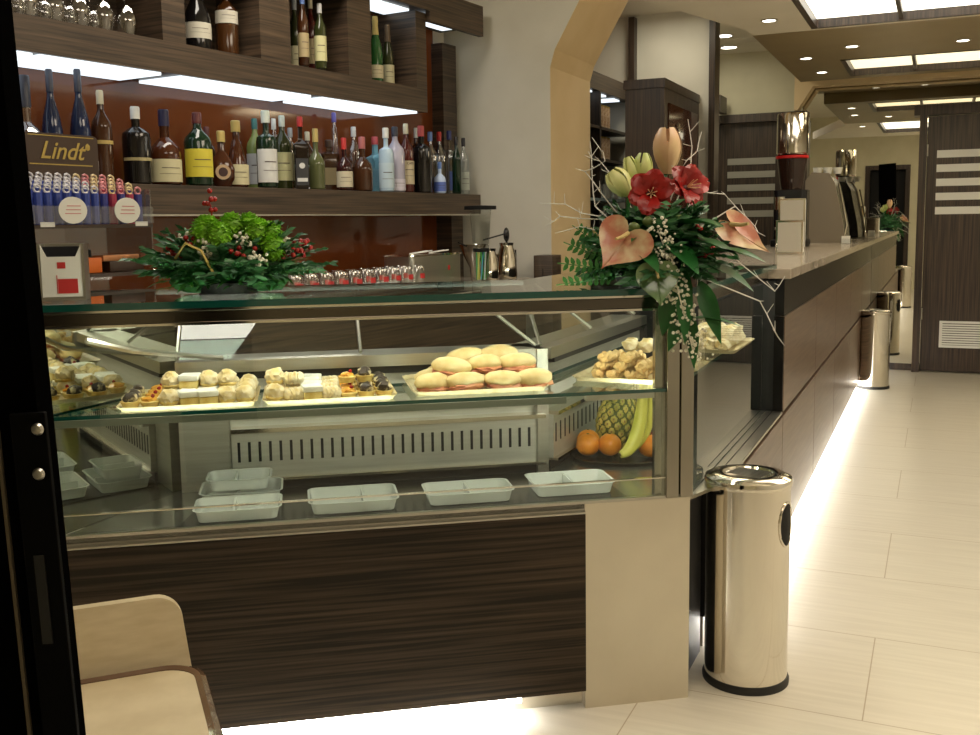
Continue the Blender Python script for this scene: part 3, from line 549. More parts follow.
# jugs
def jug(u, n, s, lab, lean=0):
    t = thing('milk_jug', lab, 'jug', tuple(back(u, n, WZ)), BR)
    MB().lathe([(0, 0), (.055*s, 0), (.058*s, .03), (.05*s, .12*s), (.036*s, .17*s), (.040*s, .19*s), (.034*s, .19*s), (.03*s, .17*s), (0, .05)], seg=18).build('jug_body', chrome, t)
    MB().tube([(.045*s, 0, .15*s), (.095*s, 0, .15*s), (.10*s, 0, .08*s), (.055*s, 0, .05*s)], .006, 6).build('handle', chrome, t)
jug(2.20, -.26, .95, 'rounded steel milk jug just right of the straw glass'); jug(2.38, -.27, 1.1, 'tall tapering steel milk jug under the black spoon head')
t = thing('steel_funnel', 'shallow steel strainer bowl resting behind the jugs', 'strainer', tuple(back(2.37, -.05, WZ)), BR)
MB().lathe([(.02, 0), (.025, .06), (.06, .13), (.09, .20), (.086, .20), (.055, .132), (.02, .07), (0, .06)], seg=20).build('bowl', chrome, t)
MB().tube([(-.08, 0, .19), (-.2, -.02, .215)], .005, 6).build('handle', blackm, t)
bk = mat('black_plastic', (.01, .01, .012), .25)
m = MB(); m.blob((0, 0, .245), .035, (.8, .4, 1.25), 2).cyl((0, 0, .05), (0, 0, .22), .006); o = m.build('serving_spoon', bk); o.location = back(2.38, -.27, WZ+.01); o.rotation_euler = (0, 0, BR); tag(o, 'black oval spoon standing upright in the tall steel jug', 'spoon')
m = MB(); m.blob((.42, 0, .27), .035, (1.2, .7, .45), 2).tube([(0, 0, .215), (.40, 0, .265)], .005); o = m.build('ladle', bk); o.location = back(2.40, -.10, WZ+.01); o.rotation_euler = (0, 0, BR); tag(o, 'black ladle lying across the strainer, pointing right', 'ladle')
t = thing('low_cabinet', 'low dark wood cabinet standing against the arch wall behind the jugs', 'cabinet', (-2.20, 5.59, 0))
MB().box(-.02, .10, 0, .155, 0, 1.18, .003).build('cabinet_body', ebonyl, t); MB().box(.038, .042, -.003, 0, .2, 1.1).build('door_gap', dark, t)
# ================================================================== CHOCOLATE DISPLAYS
gold = mat('gold_print', (.42, .30, .07), .4, .3)
brnb = mat('dark_brown_card', (.040, .018, .009), .4)
acr = glass('acrylic', (.86, .88, .90), .12)
t = thing('chocolate_sign', 'dark brown chocolate header box with gold script lettering', 'sign', tuple(back(-.36, .035, 1.552)), BR)
MB().prism(rpoly(-.153, .153, 0, .168, .018), -.03, .008, fn=lambda x, y, z: (x, z, y)).build('sign_box', brnb, t)
MB().box(-.135, .125, -.0315, -.030, .056, .060).box(-.135, .135, -.0315, -.030, .158, .161).build('gold_line', gold, t, False)
text('lettering', 'Lindt', .088, (-.005, -.032, .105), (PI/2, 0, 0), gold, t, shear=.38, bold=.0008)
MB().blob((.108, -.031, .125), .012, (1, .1, 1.2), 1, .5).build('crest', gold, t)
rk = thing('candy_display', 'three-tier clear acrylic candy display stand at the left end of the case', 'display stand', tuple(back(-.575, -.30, 1.0505)), BR)
MB().box(-.24, -.234, -.12, .12, 0, .46).box(.234, .24, -.12, .12, 0, .46).box(-.234, .234, .114, .12, 0, .46).build('side_panel', acr, rk, False)
for z in (.01, .17, .33): MB().box(-.234, .234, -.13, .114, z, z+.012).build('tier', brnb, rk, False)
MB().box(-.234, .234, -.135, -.131, .345, .40).build('front_lip', acr, rk, False)
for xx in (-.085, .125):
    MB().lathe([(0, 0), (.052, 0), (.052, .002), (0, .002)], seg=24, M=Matrix.Translation((xx, -.1355, .387)) @ Matrix.Rotation(PI/2, 4, 'X') @ Matrix.Diagonal((1, .82, 1, 1))).build('oval_label', white, rk)
    m = MB()
    for k in range(3): m.box(xx-.03+k*.004, xx+.028, -.1385, -.1378, .375+k*.012, .378+k*.012)
    m.build('label_print', mat('pink_print', (.6, .25, .25), .5), rk, False)
MB().box(-.20, -.15, -.1325, -.1305, .335, .350).box(.16, .21, -.1325, -.1305, .335, .350).build('price_tag', white, rk, False)
cc = [(.05, .08, .35), (.45, .05, .1), (.62, .62, .66), (.75, .6, .2)]
k = 0
for j in range(4):
    for i in range(13):
        x = -.21+i*.035; right = i > 7
        cb_ = cc[0] if not right else cc[1] if i % 2 else (.05, .06, .28); top = ((.78, .76, .78) if not right else ((.8, .65, .35) if (i+j) % 2 else (.75, .3, .32)))
        t = thing('wrapped_candy', ('blue wrapped candy stick with pale twisted top, left half of the top tier' if not right else 'red and gold topped candy stick, right half of the top tier'), 'candy', tuple(back(-.575+x, -.30-.09+j*.045, 1.0505+.3425)), BR, 'blue candy sticks' if not right else 'red candy sticks')
        hh = .10+.015*j
        MB().cyl((0, 0, 0), (0, 0, hh), .013, 8).build('wrapper', mat('candy_%d_%d' % (right, i % 2), cb_, .3), t)
        MB().tube([(.012*math.cos(a)*1.0, 0, hh+.012+.012*math.sin(a)) for a in [q*PI/4 for q in range(9)]], .004, 5).build('twist', mat('candytop_%.2f' % top[1], top, .3), t)
def barbox(u, n, z, sx, sy, sz, mm, lab, cat='box', rz=0, name='chocolate_box'):
    m = MB(); m.box(-sx/2, sx/2, -sy/2, sy/2, 0, sz, .002); o = m.build(name, mm); o.location = back(-.575+u, -.30+n, 1.0505+z); o.rotation_euler = (0, 0, BR+rz); return tag(o, lab, cat)
orange = mat('orange_card', (.72, .16, .02), .4); foil = mat('silver_foil', (.55, .55, .58), .25, .8)
barbox(-.03, -.06, .183, .15, .07, .05, orange, 'orange chocolate box on the middle tier of the candy stand')
barbox(.15, -.03, .183, .14, .12, .035, brnb, 'dark brown chocolate box right on the middle tier of the candy stand')
barbox(.13, -.06, .219, .16, .05, .02, mat('copper_foil', (.55, .25, .12), .3, .6), 'copper coloured bar lying on the dark brown box, middle tier', 'bar', .1, 'chocolate_bar')
barbox(.0, .05, .183, .18, .07, .075, blackm, 'black box at the back of the middle tier of the candy stand')
for i in range(6): barbox(-.02+.042*i, -.07, .023, .035, .11, .03+.006*(i % 2), foil if i % 2 else blackm, 'silver wrapped bar on the bottom tier' if i % 2 else 'black wrapped bar on the bottom tier', 'bar', .25, 'chocolate_bar')['group'] = 'bars on the bottom tier'
for i in range(4): barbox(-.18+.045*i, -.06, .023, .04, .08, .09, mat('bluepack', (.06, .07, .3), .3) if i % 2 else redb, 'blue pack on the lower left tier' if i % 2 else 'red pack on the lower left tier', 'pack', 0, 'candy_pack')['group'] = 'packs on the bottom tier'
# leaflet / napkin dispenser on the case top
hp = case(1.665, .13, 1.1965)
t = thing('napkin_dispenser', 'white and red napkin dispenser standing on the left end of the case top', 'dispenser', tuple(hp), CA)
blkp = mat('smoky_black', (.02, .02, .025), .15)
MB().box(-.056, .056, -.02, .04, 0, .008).box(-.056, -.050, -.02, .04, .008, .145).box(.050, .056, -.02, .04, .008, .145).box(-.05, .05, .034, .04, .008, .145).build('shell', steel, t, False)
m = MB(); m.prism([(-.049, .009), (.049, .009), (.049, .142), (.035, .112), (-.035, .112), (-.049, .142)], -.018, -.012, fn=lambda x, z, y: (x, y, z)); m.build('front_panel', white, t, False)
MB().box(-.045, .045, -.010, .03, .01, .138).build('napkins', blkp, t, False)
MB().box(-.01, .038, -.0195, -.0182, .018, .055).box(-.013, -.011, -.0195, -.0182, .018, .065).box(-.010, .010, -.0195, -.0182, .082, .098).build('red_print', redb, t, False)
# ================================================================== FLOWERS
def gm(n, c, r=.45): return nmat(n, c, tuple(min(1, x*1.8+.004) for x in c), 22, rough=r, lo=.3, hi=.7)
pine = gm('pine_green', (.013, .075, .018)); leafg = gm('leaf_green', (.010, .075, .014), .3); limeg = gm('lime_green', (.16, .36, .02)); fern = gm('fern_green', (.02, .10, .012)); twig = mat('white_twig', (.62, .60, .55), .6)
berry = mat('red_berry', (.34, .012, .010), .25); wfl = mat('tiny_white_blossom', (.75, .72, .58), .6); redf = nmat('red_petal', (.17, .002, .002), (.38, .007, .004), 14, rough=.4)
salmon = nmat('salmon_spathe', (.48, .17, .10), (.60, .48, .27), 16, (1, 1, 1), rough=.35, coat=.1, lo=.40, hi=.62, bump=.3); greenb = nmat('pale_green_bud', (.42, .52, .12), (.66, .64, .30), 7, rough=.4); pinkb = nmat('pink_bud', (.56, .28, .18), (.66, .48, .26), 9, rough=.4)
greens = nmat('green_spathe', (.04, .12, .03), (.18, .26, .10), 10, rough=.25, coat=.3)
rnd = random.Random(3)
fa = thing('evergreen_arrangement', 'low evergreen arrangement with red berries and lime flowers on the case top', 'flower arrangement', tuple(case(1.26, .25, 1.1965)), CA)
MB().lathe([(0, 0), (.08, 0), (.09, .03), (.08, .035), (0, .03)], seg=20).build('bowl', blackm, fa)
m = MB()
m.use(pine).blob((0, 0, .055), .1, (1.5, .8, .85), 3, .3, 9); 
for v in m.bm.verts: v.co.z = max(v.co.z, .003)
for i in range(170):
    a = rnd.uniform(0, 2*PI); el = rnd.uniform(-.02, .9); d = Vector((math.cos(a)*math.cos(el), math.sin(a)*math.cos(el)*.75, math.sin(el)))
    L = rnd.uniform(.14, .27)*(1-.42*math.sin(el)) * (1.0 if abs(d.x) > .5 else .72); b0 = Vector((d.x*.03, d.y*.03, .05)); tip = b0+d*L
    m.tube([b0, tip], .0022, 4)
    for k in range(12):
        c = b0.lerp(tip, .2+.8*k/11)
        for sgn in (-1, 1):
            sd = (d.cross(Vector((0, 0, 1))).normalized()*sgn+d*.8+Vector((0, 0, rnd.uniform(-.3, .3)))).normalized(); m.leaf(c, sd, .038, .011, .1, 2, up=(rnd.uniform(-.6, .6), -1, rnd.uniform(-.3, 1)))
m.bm.verts.ensure_lookup_table()
for v in m.bm.verts: v.co.z = max(v.co.z, .003)
m.build('evergreen_sprigs', pine, fa)
def mums(m, c, r, n=110):
    for i in range(n):
        z = 1-2*(i+.5)/n; a = i*2.4; q = math.sqrt(max(0, 1-z*z)); d = Vector((q*math.cos(a), q*math.sin(a), z)); m.leaf(Vector(c)+d*r*.62, (d+Vector((rnd.gauss(0, .25), rnd.gauss(0, .25), rnd.gauss(0, .25)))), r*.42, r*.42, .1, 3, .5)
    m.blob(c, r*.8, sub=2)
for c, r in (((-.05, -.02, .17), .050), ((.015, .01, .185), .042), ((.085, -.02, .165), .045), ((.125, -.05, .125), .040), ((.06, .02, .185), .04), ((-.02, -.05, .16), .04), ((.12, -.02, .165), .035)):
    m = MB(); mums(m, c, r); m.build('lime_flower', limeg, fa)
for c in ((-.10, .0, .15), (.045, -.06, .14), (.085, -.10, .09), (.15, -.02, .13), (-.055, -.07, .12)):
    m = MB()
    for i in range(34):
        d = Vector((rnd.gauss(0, 1), rnd.gauss(0, 1), rnd.gauss(0, 1))).normalized(); m.blob(Vector(c)+d*rnd.uniform(.012, .032), .0052, sub=1)
    m.build('white_blossoms', wfl, fa)
for c, n in (((-.04, .0, .245), 9), ((-.14, -.03, .115), 10), ((.05, -.07, .115), 9), ((.20, -.02, .12), 12), ((-.10, -.03, .145), 8), ((.17, -.04, .11), 7), ((.22, 0, .14), 6)):
    m = MB()
    for i in range(n): m.blob(Vector(c)+Vector((rnd.gauss(0, .016), rnd.gauss(0, .012), rnd.gauss(0, .014))), .0075, sub=2)
    m.tube([(c[0]*.5, c[1]*.5, .06), c], .002, 4); m.build('berries', berry, fa)
m = MB(); m.tube([(-.13, -.08, .10), (-.10, -.10, .14), (-.06, -.11, .12), (-.03, -.12, .06)], .004, 6); m.build('golden_ring', gold, fa)
m = MB()
for i in range(240):
    a = rnd.uniform(-3.3, .2); b_ = Vector((rnd.uniform(-.15, .16), -.05+rnd.uniform(-.03, .03), .02+rnd.uniform(0, .07))); m.leaf(b_, (math.cos(a)*1.2, math.sin(a), rnd.uniform(-.1, .6)), rnd.uniform(.04, .09), .013, .25, 3)
for v in m.bm.verts: v.co.z = max(v.co.z, .003)
m.build('fir_leaves', fern, fa)
# right big arrangement
PF = Vector([-0.7692, 2.7537, 1.2])
FP = {'amar1': [0.05, -0.077, 0.256], 'amar2': [0.127, 0.004, 0.272], 'bud1': [-0.057, -0.011, 0.288], 'bud2': [-0.033, 0.026, 0.316], 'bud3': [-0.005, 0.04, 0.327], 'bud4': [0.048, 0.103, 0.379], 'anth1': [-0.002, -0.173, 0.123], 'anth2': [0.261, 0.081, 0.144], 'anth3': [-0.102, -0.053, 0.118], 'anth4': [0.096, -0.175, 0.024], 'lf1': [0.258, 0.022, 0.128], 'lf2': [0.347, 0.055, 0.073], 'lf3': [0.319, 0.017, 0.042], 'lf4': [0.217, -0.071, -0.021], 'lf5': [0.19, -0.092, -0.087]}
fb = thing('flower_arrangement', 'tall flower arrangement with red amaryllis, salmon anthurium and white twigs', 'flower arrangement', tuple(PF+Vector((0, 0, -.0035))))
MB().lathe([(0, 0), (.06, 0), (.085, .05), (.08, .07), (0, .06)], seg=20).build('bowl', blackm, fb)
vw = Vector((-.1, -.98, -.05)).normalized()
camd = (Vector((0, 0, H))-PF).normalized()
def frame(nrm, roll=0):
    nrm = Vector(nrm).normalized(); x = Vector((0, 0, 1)).cross(nrm).normalized(); y = nrm.cross(x); q = Matrix((x, y, nrm)).transposed().to_4x4(); return q @ Matrix.Rotation(roll, 4, 'Z')
def amaryllis(c, nrm, R, roll, name='amaryllis'):
    F = frame(nrm, roll); m = MB()
    for k in range(6):
        a = k*PI/3; off = .0 if k % 2 else .008; rows = []
        for i in range(7):
            t = i/6; rr = R*t*(1.0-.05*(k % 2)); wd = R*.46*math.sin(PI*(t*.86+.07))**.8; z = .035*(1-(t*1.25-1)**2)-.02+off+.012*math.sin(a*2)*t; row = []
            for s_ in (-1, -.5, 0, .5, 1):
                x = rr; y = s_*wd; zz = z+.010*abs(s_)*(1-t)+.004*math.sin(9*t+s_*4); row.append(m.bm.verts.new(Vector(c)+(F @ Matrix.Rotation(a, 4, 'Z') @ Vector((x, y, zz)))))
            rows.append(row)
        m.use(redf)
        for A, B in zip(rows, rows[1:]):
            for j in range(4): m._f([A[j], A[j+1], B[j+1], B[j]])
    m.use(mat('stamen_pale', (.7, .45, .25), .5))
    for k in range(6):
        a = k*1.05; e = F @ Vector((.014*math.cos(a), .014*math.sin(a)-.008, .045)); m.tube([Vector(c), Vector(c)+e], .0013, 4)
    m.use(mat('throat_dark', (.05, .004, .003), .6)).blob(Vector(c)+(F @ Vector((0, 0, -.010))), .020, (1, 1, .55), 2)
    return m.build(name, None, fb)
amaryllis(FP['amar1'], camd+Vector((.0, 0, .1)), .066, .3, 'red_amaryllis'); amaryllis(FP['amar2'], Vector((.75, -.6, .35)), .066, .1, 'red_amaryllis')
def bud(c, d, L, r, mm, name, open_=0):
    q = Vector(d).normalized().to_track_quat('Z', 'Y').to_matrix().to_4x4(); q.translation = Vector(c)-Vector(d).normalized()*L*.5; m = MB()
    for k in range(5):
        a = k*2*PI/5; rows = []
        for i in range(8):
            t = i/7; rr = r*(math.sin(PI*(t*.80+.08))**.8)*(1+open_*t*t)+.001; row = []
            for s_ in (-1, -.5, 0, .5, 1): aa = a+s_*.78*(1-.45*t); row.append(m.bm.verts.new(q @ Vector((rr*math.cos(aa)*(1+.05*(k % 2)), rr*math.sin(aa)*(1+.05*(k % 2)), L*t))))
            rows.append(row)
        for A, B in zip(rows, rows[1:]):
            for j in range(4): m._f([A[j], A[j+1], B[j+1], B[j]])
    m.blob(q @ Vector((0, 0, L*.4)), r*.8, (1, 1, 1.4), 2)
    m.build(name, mm, fb)
    s = MB(); s.tube([(0, 0, .05), Vector(c)*.6+Vector((0, 0, .02)), Vector(c)-Vector(d).normalized()*L*.45], .006, 6); s.build('flower_stem', leafg, fb)
bud(FP['bud1'], (-.55, -.2, .75), .085, .030, greenb, 'pale_green_bud', .3); bud(FP['bud2'], (-.25, -.1, 1), .095, .022, greenb, 'pale_green_bud'); bud(FP['bud3'], (.05, 0, 1), .09, .026, greenb, 'pale_green_bud', .1); bud(FP['bud4'], (.0, 0, 1), .13, .036, pinkb, 'pink_bud', .3)
def anth(c, nrm, roll, s, mm, name, asp=1.0):
    F = frame(nrm, roll); m = MB(); m.use(mm); N_ = 36; rings = []
    for rr in (0, .35, .7, 1):
        row = []
        for i in range(N_):
            t = 2*PI*i/N_; hx = 16*math.sin(t)**3/17; hy = (13*math.cos(t)-5*math.cos(2*t)-2*math.cos(3*t)-math.cos(4*t))/17
            x, y = hx*rr*s*asp, (hy*rr-.0)*s; z = s*(.12*rr*rr-.10*abs(hx)*rr+.16*rr*rr*(1 if hy < -.5 else 0)*(abs(hy)-.5)+.012*math.sin(t*12)*rr); row.append(m.bm.verts.new(Vector(c)+(F @ Vector((x, y, z)))))
        rings.append(row)
    for A, B in zip(rings, rings[1:]):
        for i in range(N_):
            vs = [A[i], A[(i+1) % N_], B[(i+1) % N_], B[i]]; m._f(vs)
    bmesh.ops.remove_doubles(m.bm, verts=m.bm.verts[:], dist=.00001)
    o = m.build(name, None, fb)
    q = MB(); q.tube([Vector(c)+(F @ Vector((0, s*.35, .006))), Vector(c)+(F @ Vector((0, s*.10, s*.35))), Vector(c)+(F @ Vector((0, -s*.05, s*.62)))], s*.07, 8, .6); q.build('spadix', mat('spadix_ochre', (.48, .36, .14), .5), o)
    st = MB(); st.tube([(0, 0, .05), Vector(c)*.5+Vector((0, 0, .02)), Vector(c)+(F @ Vector((0, s*.3, -.004)))], .005, 6); st.build('flower_stem', leafg, fb)
anth(FP['anth1'], camd+Vector((-.25, 0, .25)), -.55, .088, salmon, 'salmon_anthurium')
anth(FP['anth2'], Vector((.45, -.8, .5)), .75, .10, salmon, 'salmon_anthurium', .55)
anth(FP['anth3'], Vector((-.4, -.3, .9)), -1.4, .085, nmat('pale_pink_spathe', (.62, .42, .28), (.55, .58, .30), 8, rough=.25), 'pale_anthurium', .6)
anth(FP['anth4'], camd+Vector((0, 0, .3)), .1, .075, greens, 'green_anthurium', .8)
# foliage
m = MB()
m.use(pine).blob((.06, .01, .105), .098, (1.25, .8, .95), 3, .3, 9)
for i in range(190):
    a = rnd.uniform(0, 2*PI); el = rnd.uniform(-.35, 1.1); d = Vector((math.cos(a)*math.cos(el), math.sin(a)*math.cos(el)*.8, math.sin(el))); L = rnd.uniform(.13, .22)*(1-.15*math.sin(el)); b0 = Vector((.05, -.02, .09)); tip = b0+d*L+Vector((0, 0, -.015)); m.tube([b0, tip], .002, 4)
    for k in range(11):
        c = b0.lerp(tip, .25+.75*k/10)
        for sgn in (-1, 1):
            sd = (d.cross(Vector((0, 0, 1))).normalized()*sgn+d*.7+Vector((0, 0, rnd.uniform(-.3, .3)))).normalized(); m.leaf(c, sd, .042, .013, .1, 2, up=(rnd.uniform(-.6, .6), -1, rnd.uniform(-.3, 1)))
for v in m.bm.verts:
    v.co.z = max(v.co.z, .006) if v.co.x < .16 else v.co.z
m.build('evergreen_sprigs', pine, fb)
m = MB()
for i in range(60):
    a = rnd.uniform(-2.9, .6); el = rnd.uniform(-.1, .7); d = Vector((math.cos(a)*math.cos(el), math.sin(a)*math.cos(el), math.sin(el))); m.leaf((.05*d.x+.05, .05*d.y, .08+rnd.uniform(0, .10)), d, rnd.uniform(.09, .15), rnd.uniform(.035, .055), .3, 7)
for v in m.bm.verts: v.co.z = max(v.co.z, .012)
m.build('green_foliage', leafg, fb)
for (c, d, L, W) in (((.12, -.08, .17), (.9, -.3, .15), .15, .085), ((.14, -.09, .13), (1, -.3, -.05), .17, .08), ((.20, -.08, .10), (1, -.25, .05), .17, .075), ((.19, -.10, .07), (1, -.3, -.25), .16, .07), ((.10, -.10, .12), (.7, -.6, -.3), .15, .075), ((.02, -.12, .11), (.6, -.6, -.25), .13, .055), ((.13, -.09, .06), (.25, -.3, -.9), .14, .055), ((.15, -.11, .03), (.1, -.3, -1), .15, .045), ((.12, -.11, -.01), (-.25, -.2, -1), .10, .055), ((.19, -.10, .02), (.4, -.2, -.8), .15, .05), ((.16, -.11, -.08), (.9, -.1, .1), .15, .045), ((.15, -.11, -.07), (-.4, -.1, -.8), .09, .045), ((.17, -.11, -.07), (.1, -.1, -1), .12, .035)):
    m = MB(); m.leaf(c, d, L, W, .22, 9, .3, up=(Vector((0, 0, 1)) if abs(Vector(d).normalized().z) < .6 else Vector((.2, -1, 0)))); m.build('broad_leaf', leafg, fb)
m = MB()
for i in range(4):
    b0 = Vector((-.01, -.09, .035+.01*i)); d = Vector((-.85, -.2+.1*i, -.12+.22*i)).normalized()
    for k in range(8):
        c = b0+d*(.05+.017*k)
        for sgn in (-1, 1): m.leaf(c, (d.cross(Vector((0, -1, 0))).normalized()*sgn+d*.5+Vector((0, 0, rnd.uniform(-.2, .2)))), .024, .014, .0, 3, up=(0, -1, .1))
    m.tube([b0, b0+d*.2], .0015, 4)
for v in m.bm.verts: v.co.z = max(v.co.z, .006)
m.build('fern_fronds', fern, fb)
m = MB()
for i in range(330):
    t = rnd.random()**.9; c = Vector((.09+.09*t+rnd.gauss(0, .018), -.15+.03*t+rnd.gauss(0, .010), .17-.34*t+rnd.gauss(0, .014))); m.blob(c, rnd.uniform(.003, .0055), sub=1)
m.tube([(.08, -.12, .16), (.13, -.15, .05), (.16, -.135, -.08), (.18, -.12, -.17)], .002, 4)
m.build('white_blossom_spray', wfl, fb)
for c, n in (((.11, -.05, .165), 12), ((.16, -.03, .165), 8), ((.07, -.09, .19), 6), ((.20, -.04, .09), 5)):
    m = MB()
    for i in range(n): m.blob(Vector(c)+Vector((rnd.gauss(0, .014), rnd.gauss(0, .01), rnd.gauss(0, .011))), .0065, sub=2)
    m.tube([(c[0]*.5, c[1]*.5, .06), c], .002, 4); m.build('berries', berry, fb)
m = MB()
for c in ((.055, -.12, .18), (.12, -.09, .19), (.02, -.14, .165)): m.blob(c, .017, (1, 1, .85), 2, .15, 12).tube([(c[0]*.6, c[1]*.6, .08), c], .002, 4)
m.build('seed_pods', mat('pod_green', (.09, .13, .03), .5), fb)
for tw in [[[-0.109, -0.075, 0.224], [-0.126, -0.05, 0.308], [-0.141, -0.022, 0.407]], [[-0.117, -0.007, 0.267], [-0.164, 0.001, 0.325], [-0.088, -0.05, 0.348], [-0.13, -0.038, 0.416]], [[-0.102, -0.054, 0.196], [-0.199, -0.071, 0.232], [-0.271, -0.08, 0.236]], [[-0.12, 0.003, 0.188], [-0.197, -0.118, 0.198], [-0.241, -0.12, 0.171]], [[0.119, 0.084, 0.319], [0.117, 0.114, 0.39], [0.099, 0.138, 0.469]], [[0.103, 0.032, 0.317], [0.14, 0.078, 0.373], [0.146, 0.11, 0.43]], [[0.142, 0.109, 0.263], [0.203, 0.157, 0.254], [0.272, 0.092, 0.191]], [[0.194, 0.072, 0.136], [0.257, 0.112, 0.059], [0.346, 0.164, -0.022], [0.368, 0.201, 0.019]], [[0.305, 0.164, -0.051], [0.359, 0.09, -0.128], [0.383, 0.117, -0.172]], [[-0.06, -0.0, 0.294], [-0.12, 0.003, 0.352], [-0.158, 0.011, 0.382]], [[-0.068, -0.068, 0.141], [-0.152, -0.08, 0.169], [-0.222, -0.092, 0.151]], [[0.234, 0.145, 0.219], [0.285, 0.182, 0.162], [0.325, 0.108, 0.135]]]:
    m = MB(); pts = [Vector(p) for p in tw]; root = Vector((.03, 0, .08)); allp = [root.lerp(pts[0], .5), pts[0]]
    for a, b in zip(pts, pts[1:]): allp += [a.lerp(b, .5)+Vector((rnd.uniform(-.006, .006), 0, rnd.uniform(-.008, .008))), b]
    m.tube(allp, .0022, 5, .4)
    for k in range(2, len(allp)): 
        m.tube([allp[k-1], allp[k-1]+Vector((rnd.uniform(-.03, .03), rnd.uniform(-.01, .01), rnd.uniform(-.005, .035)))], .0012, 4, .5)
    m.build('white_twig', twig, fb)
# ================================================================== PASTRIES
sugar = nmat('sugared_dough', (.62, .47, .20), (.86, .80, .62), 30, rough=.8, bump=.3); yel = nmat('yellow_pastry', (.55, .34, .05), (.80, .66, .26), 30, rough=.5, bump=.2); cust = nmat('fruit_glaze', (.62, .24, .02), (.80, .50, .08), 30, rough=.15); whites = nmat('icing_white', (.80, .78, .68), (.92, .91, .86), 20, rough=.7)
bunm = nmat('bun_dough', (.62, .44, .17), (.80, .68, .38), 16, rough=.55); ham = nmat('ham_filling', (.45, .13, .07), (.62, .28, .14), 30, rough=.4); cook = nmat('cookie_dough', (.58, .36, .12), (.80, .62, .32), 18, rough=.7, bump=.2); choc = nmat('chocolate_bits', (.03, .015, .008), (.6, .5, .3), 40, rough=.5, lo=.45, hi=.55)
doily = nmat('gold_doily', (.62, .50, .28), (.72, .62, .40), 40, rough=.4)
def ctray_(name, cx, cy, w_, d_, rz, lab, z=.9135):
    t = thing(name, lab, 'tray', tuple(case(-cx, cy, z)), CA+rz, 'pastry trays on the glass shelf')
    MB().prism(rpoly(-w_/2, w_/2, -d_/2, d_/2, .02), 0, .004).build('tray_base', doily, t)
    m = MB(); P = rpoly(-w_/2, w_/2, -d_/2, d_/2, .02, 6); Q = rpoly(-w_/2-.012, w_/2+.012, -d_/2-.012, d_/2+.012, .03, 6)
    a = [m.bm.verts.new((x, y, .003)) for x, y in P]; b = [m.bm.verts.new((x, y, .013+.002*(i % 2))) for i, (x, y) in enumerate(Q)]
    for i in range(len(a)): j = (i+1) % len(a); m._f([a[i], a[j], b[j], b[i]])
    m.build('scalloped_rim', doily, t); return t
def pz(o, cx, cy, z, rz=0): o.location = case(-cx, cy, z); o.rotation_euler = (0, 0, CA+rz); return o
def pastry(kind, cx, cy, z, grp, where):
    s = rnd.randint(0, 99)
    if kind == 'puff':
        m = MB(); m.use(sugar).blob((0, 0, .024), .026, (1, 1, .9), 3, .25, 9, seed=s).use(yel).blob((0, 0, .012), .024, (1.05, 1.05, .5), 2); o = m.build('cream_puff'); tag(o, 'round sugar-dusted cream puff '+where, 'pastry', grp+' puffs')
    elif kind == 'square':
        m = MB(); m.use(yel).box(-.024, .024, -.026, .026, 0, .024, .003).use(whites).box(-.026, .026, -.028, .028, .024, .040, .004); o = m.build('iced_slice'); tag(o, 'square white-topped cream slice '+where, 'pastry', grp+' slices')
    elif kind == 'tart':
        m = MB(); m.use(yel).lathe([(0, 0), (.018, 0), (.026, .016), (.023, .018), (0, .016)], seg=14).use(cust).blob((0, 0, .018), .021, (1, 1, .55), 2, .3, 9, seed=s).use(berry).blob((.008, -.006, .030), .006, sub=1); o = m.build('fruit_tart'); tag(o, 'small glazed orange fruit tart '+where, 'pastry', grp+' tarts')
    elif kind == 'roll':
        m = MB(); m.use(sugar)
        for k in range(4): m.blob((-.018+.012*k, 0, .018), .017, (.7, 1.5, 1), 2, .15, 9, seed=s+k)
        o = m.build('cream_roll'); tag(o, 'ridged pale cream roll '+where, 'pastry', grp+' rolls')
    elif kind == 'choc':
        m = MB(); m.use(yel).lathe([(0, 0), (.018, 0), (.026, .018), (0, .018)], seg=14).use(choc).blob((0, 0, .025), .020, (1, 1, .8), 2, .4, 11, seed=s); o = m.build('cream_tartlet'); tag(o, 'cream tartlet with dark chocolate flecks '+where, 'pastry', grp+' tartlets')
    pz(o, cx, cy, z, rnd.uniform(-.3, .3))
lay1 = ['choc', 'tart', 'puff', 'square', 'square', 'puff', 'puff']; lay2 = ['puff', 'roll', 'square', 'roll', 'tart', 'choc', 'choc']
for (c0, lay, where) in ((-1.362, lay1, 'on the leftmost pastry tray'), (-.997, lay2, 'on the second pastry tray')):
    ctray_('pastry_tray', c0, .15, .33, .26, 0, 'gold doily tray of small pastries, '+('leftmost' if c0 < -1.2 else 'second from the left')+' on the glass shelf')
    for r_ in range(4):
        for i, k in enumerate(lay):
            if c0 < -1.2 and i == 0 and r_ == 3: continue
            pastry(k, c0-.144+i*.048, .055+r_*.062, .918, where.replace('on the ', '').strip(), where)
    for i in (2, 3, 4, 5) if c0 < -1.2 else (0, 1, 4, 5):
        pastry(lay[(i+1) % 7] if lay[i] == 'square' else lay[i], c0-.144+i*.048, .115, .952, where.replace('on the ', '').strip(), 'stacked in the upper layer '+where)
ctray_('pastry_tray', -.585, .20, .36, .30, 0, 'gold doily tray piled with filled buns, third on the glass shelf')
k = 0
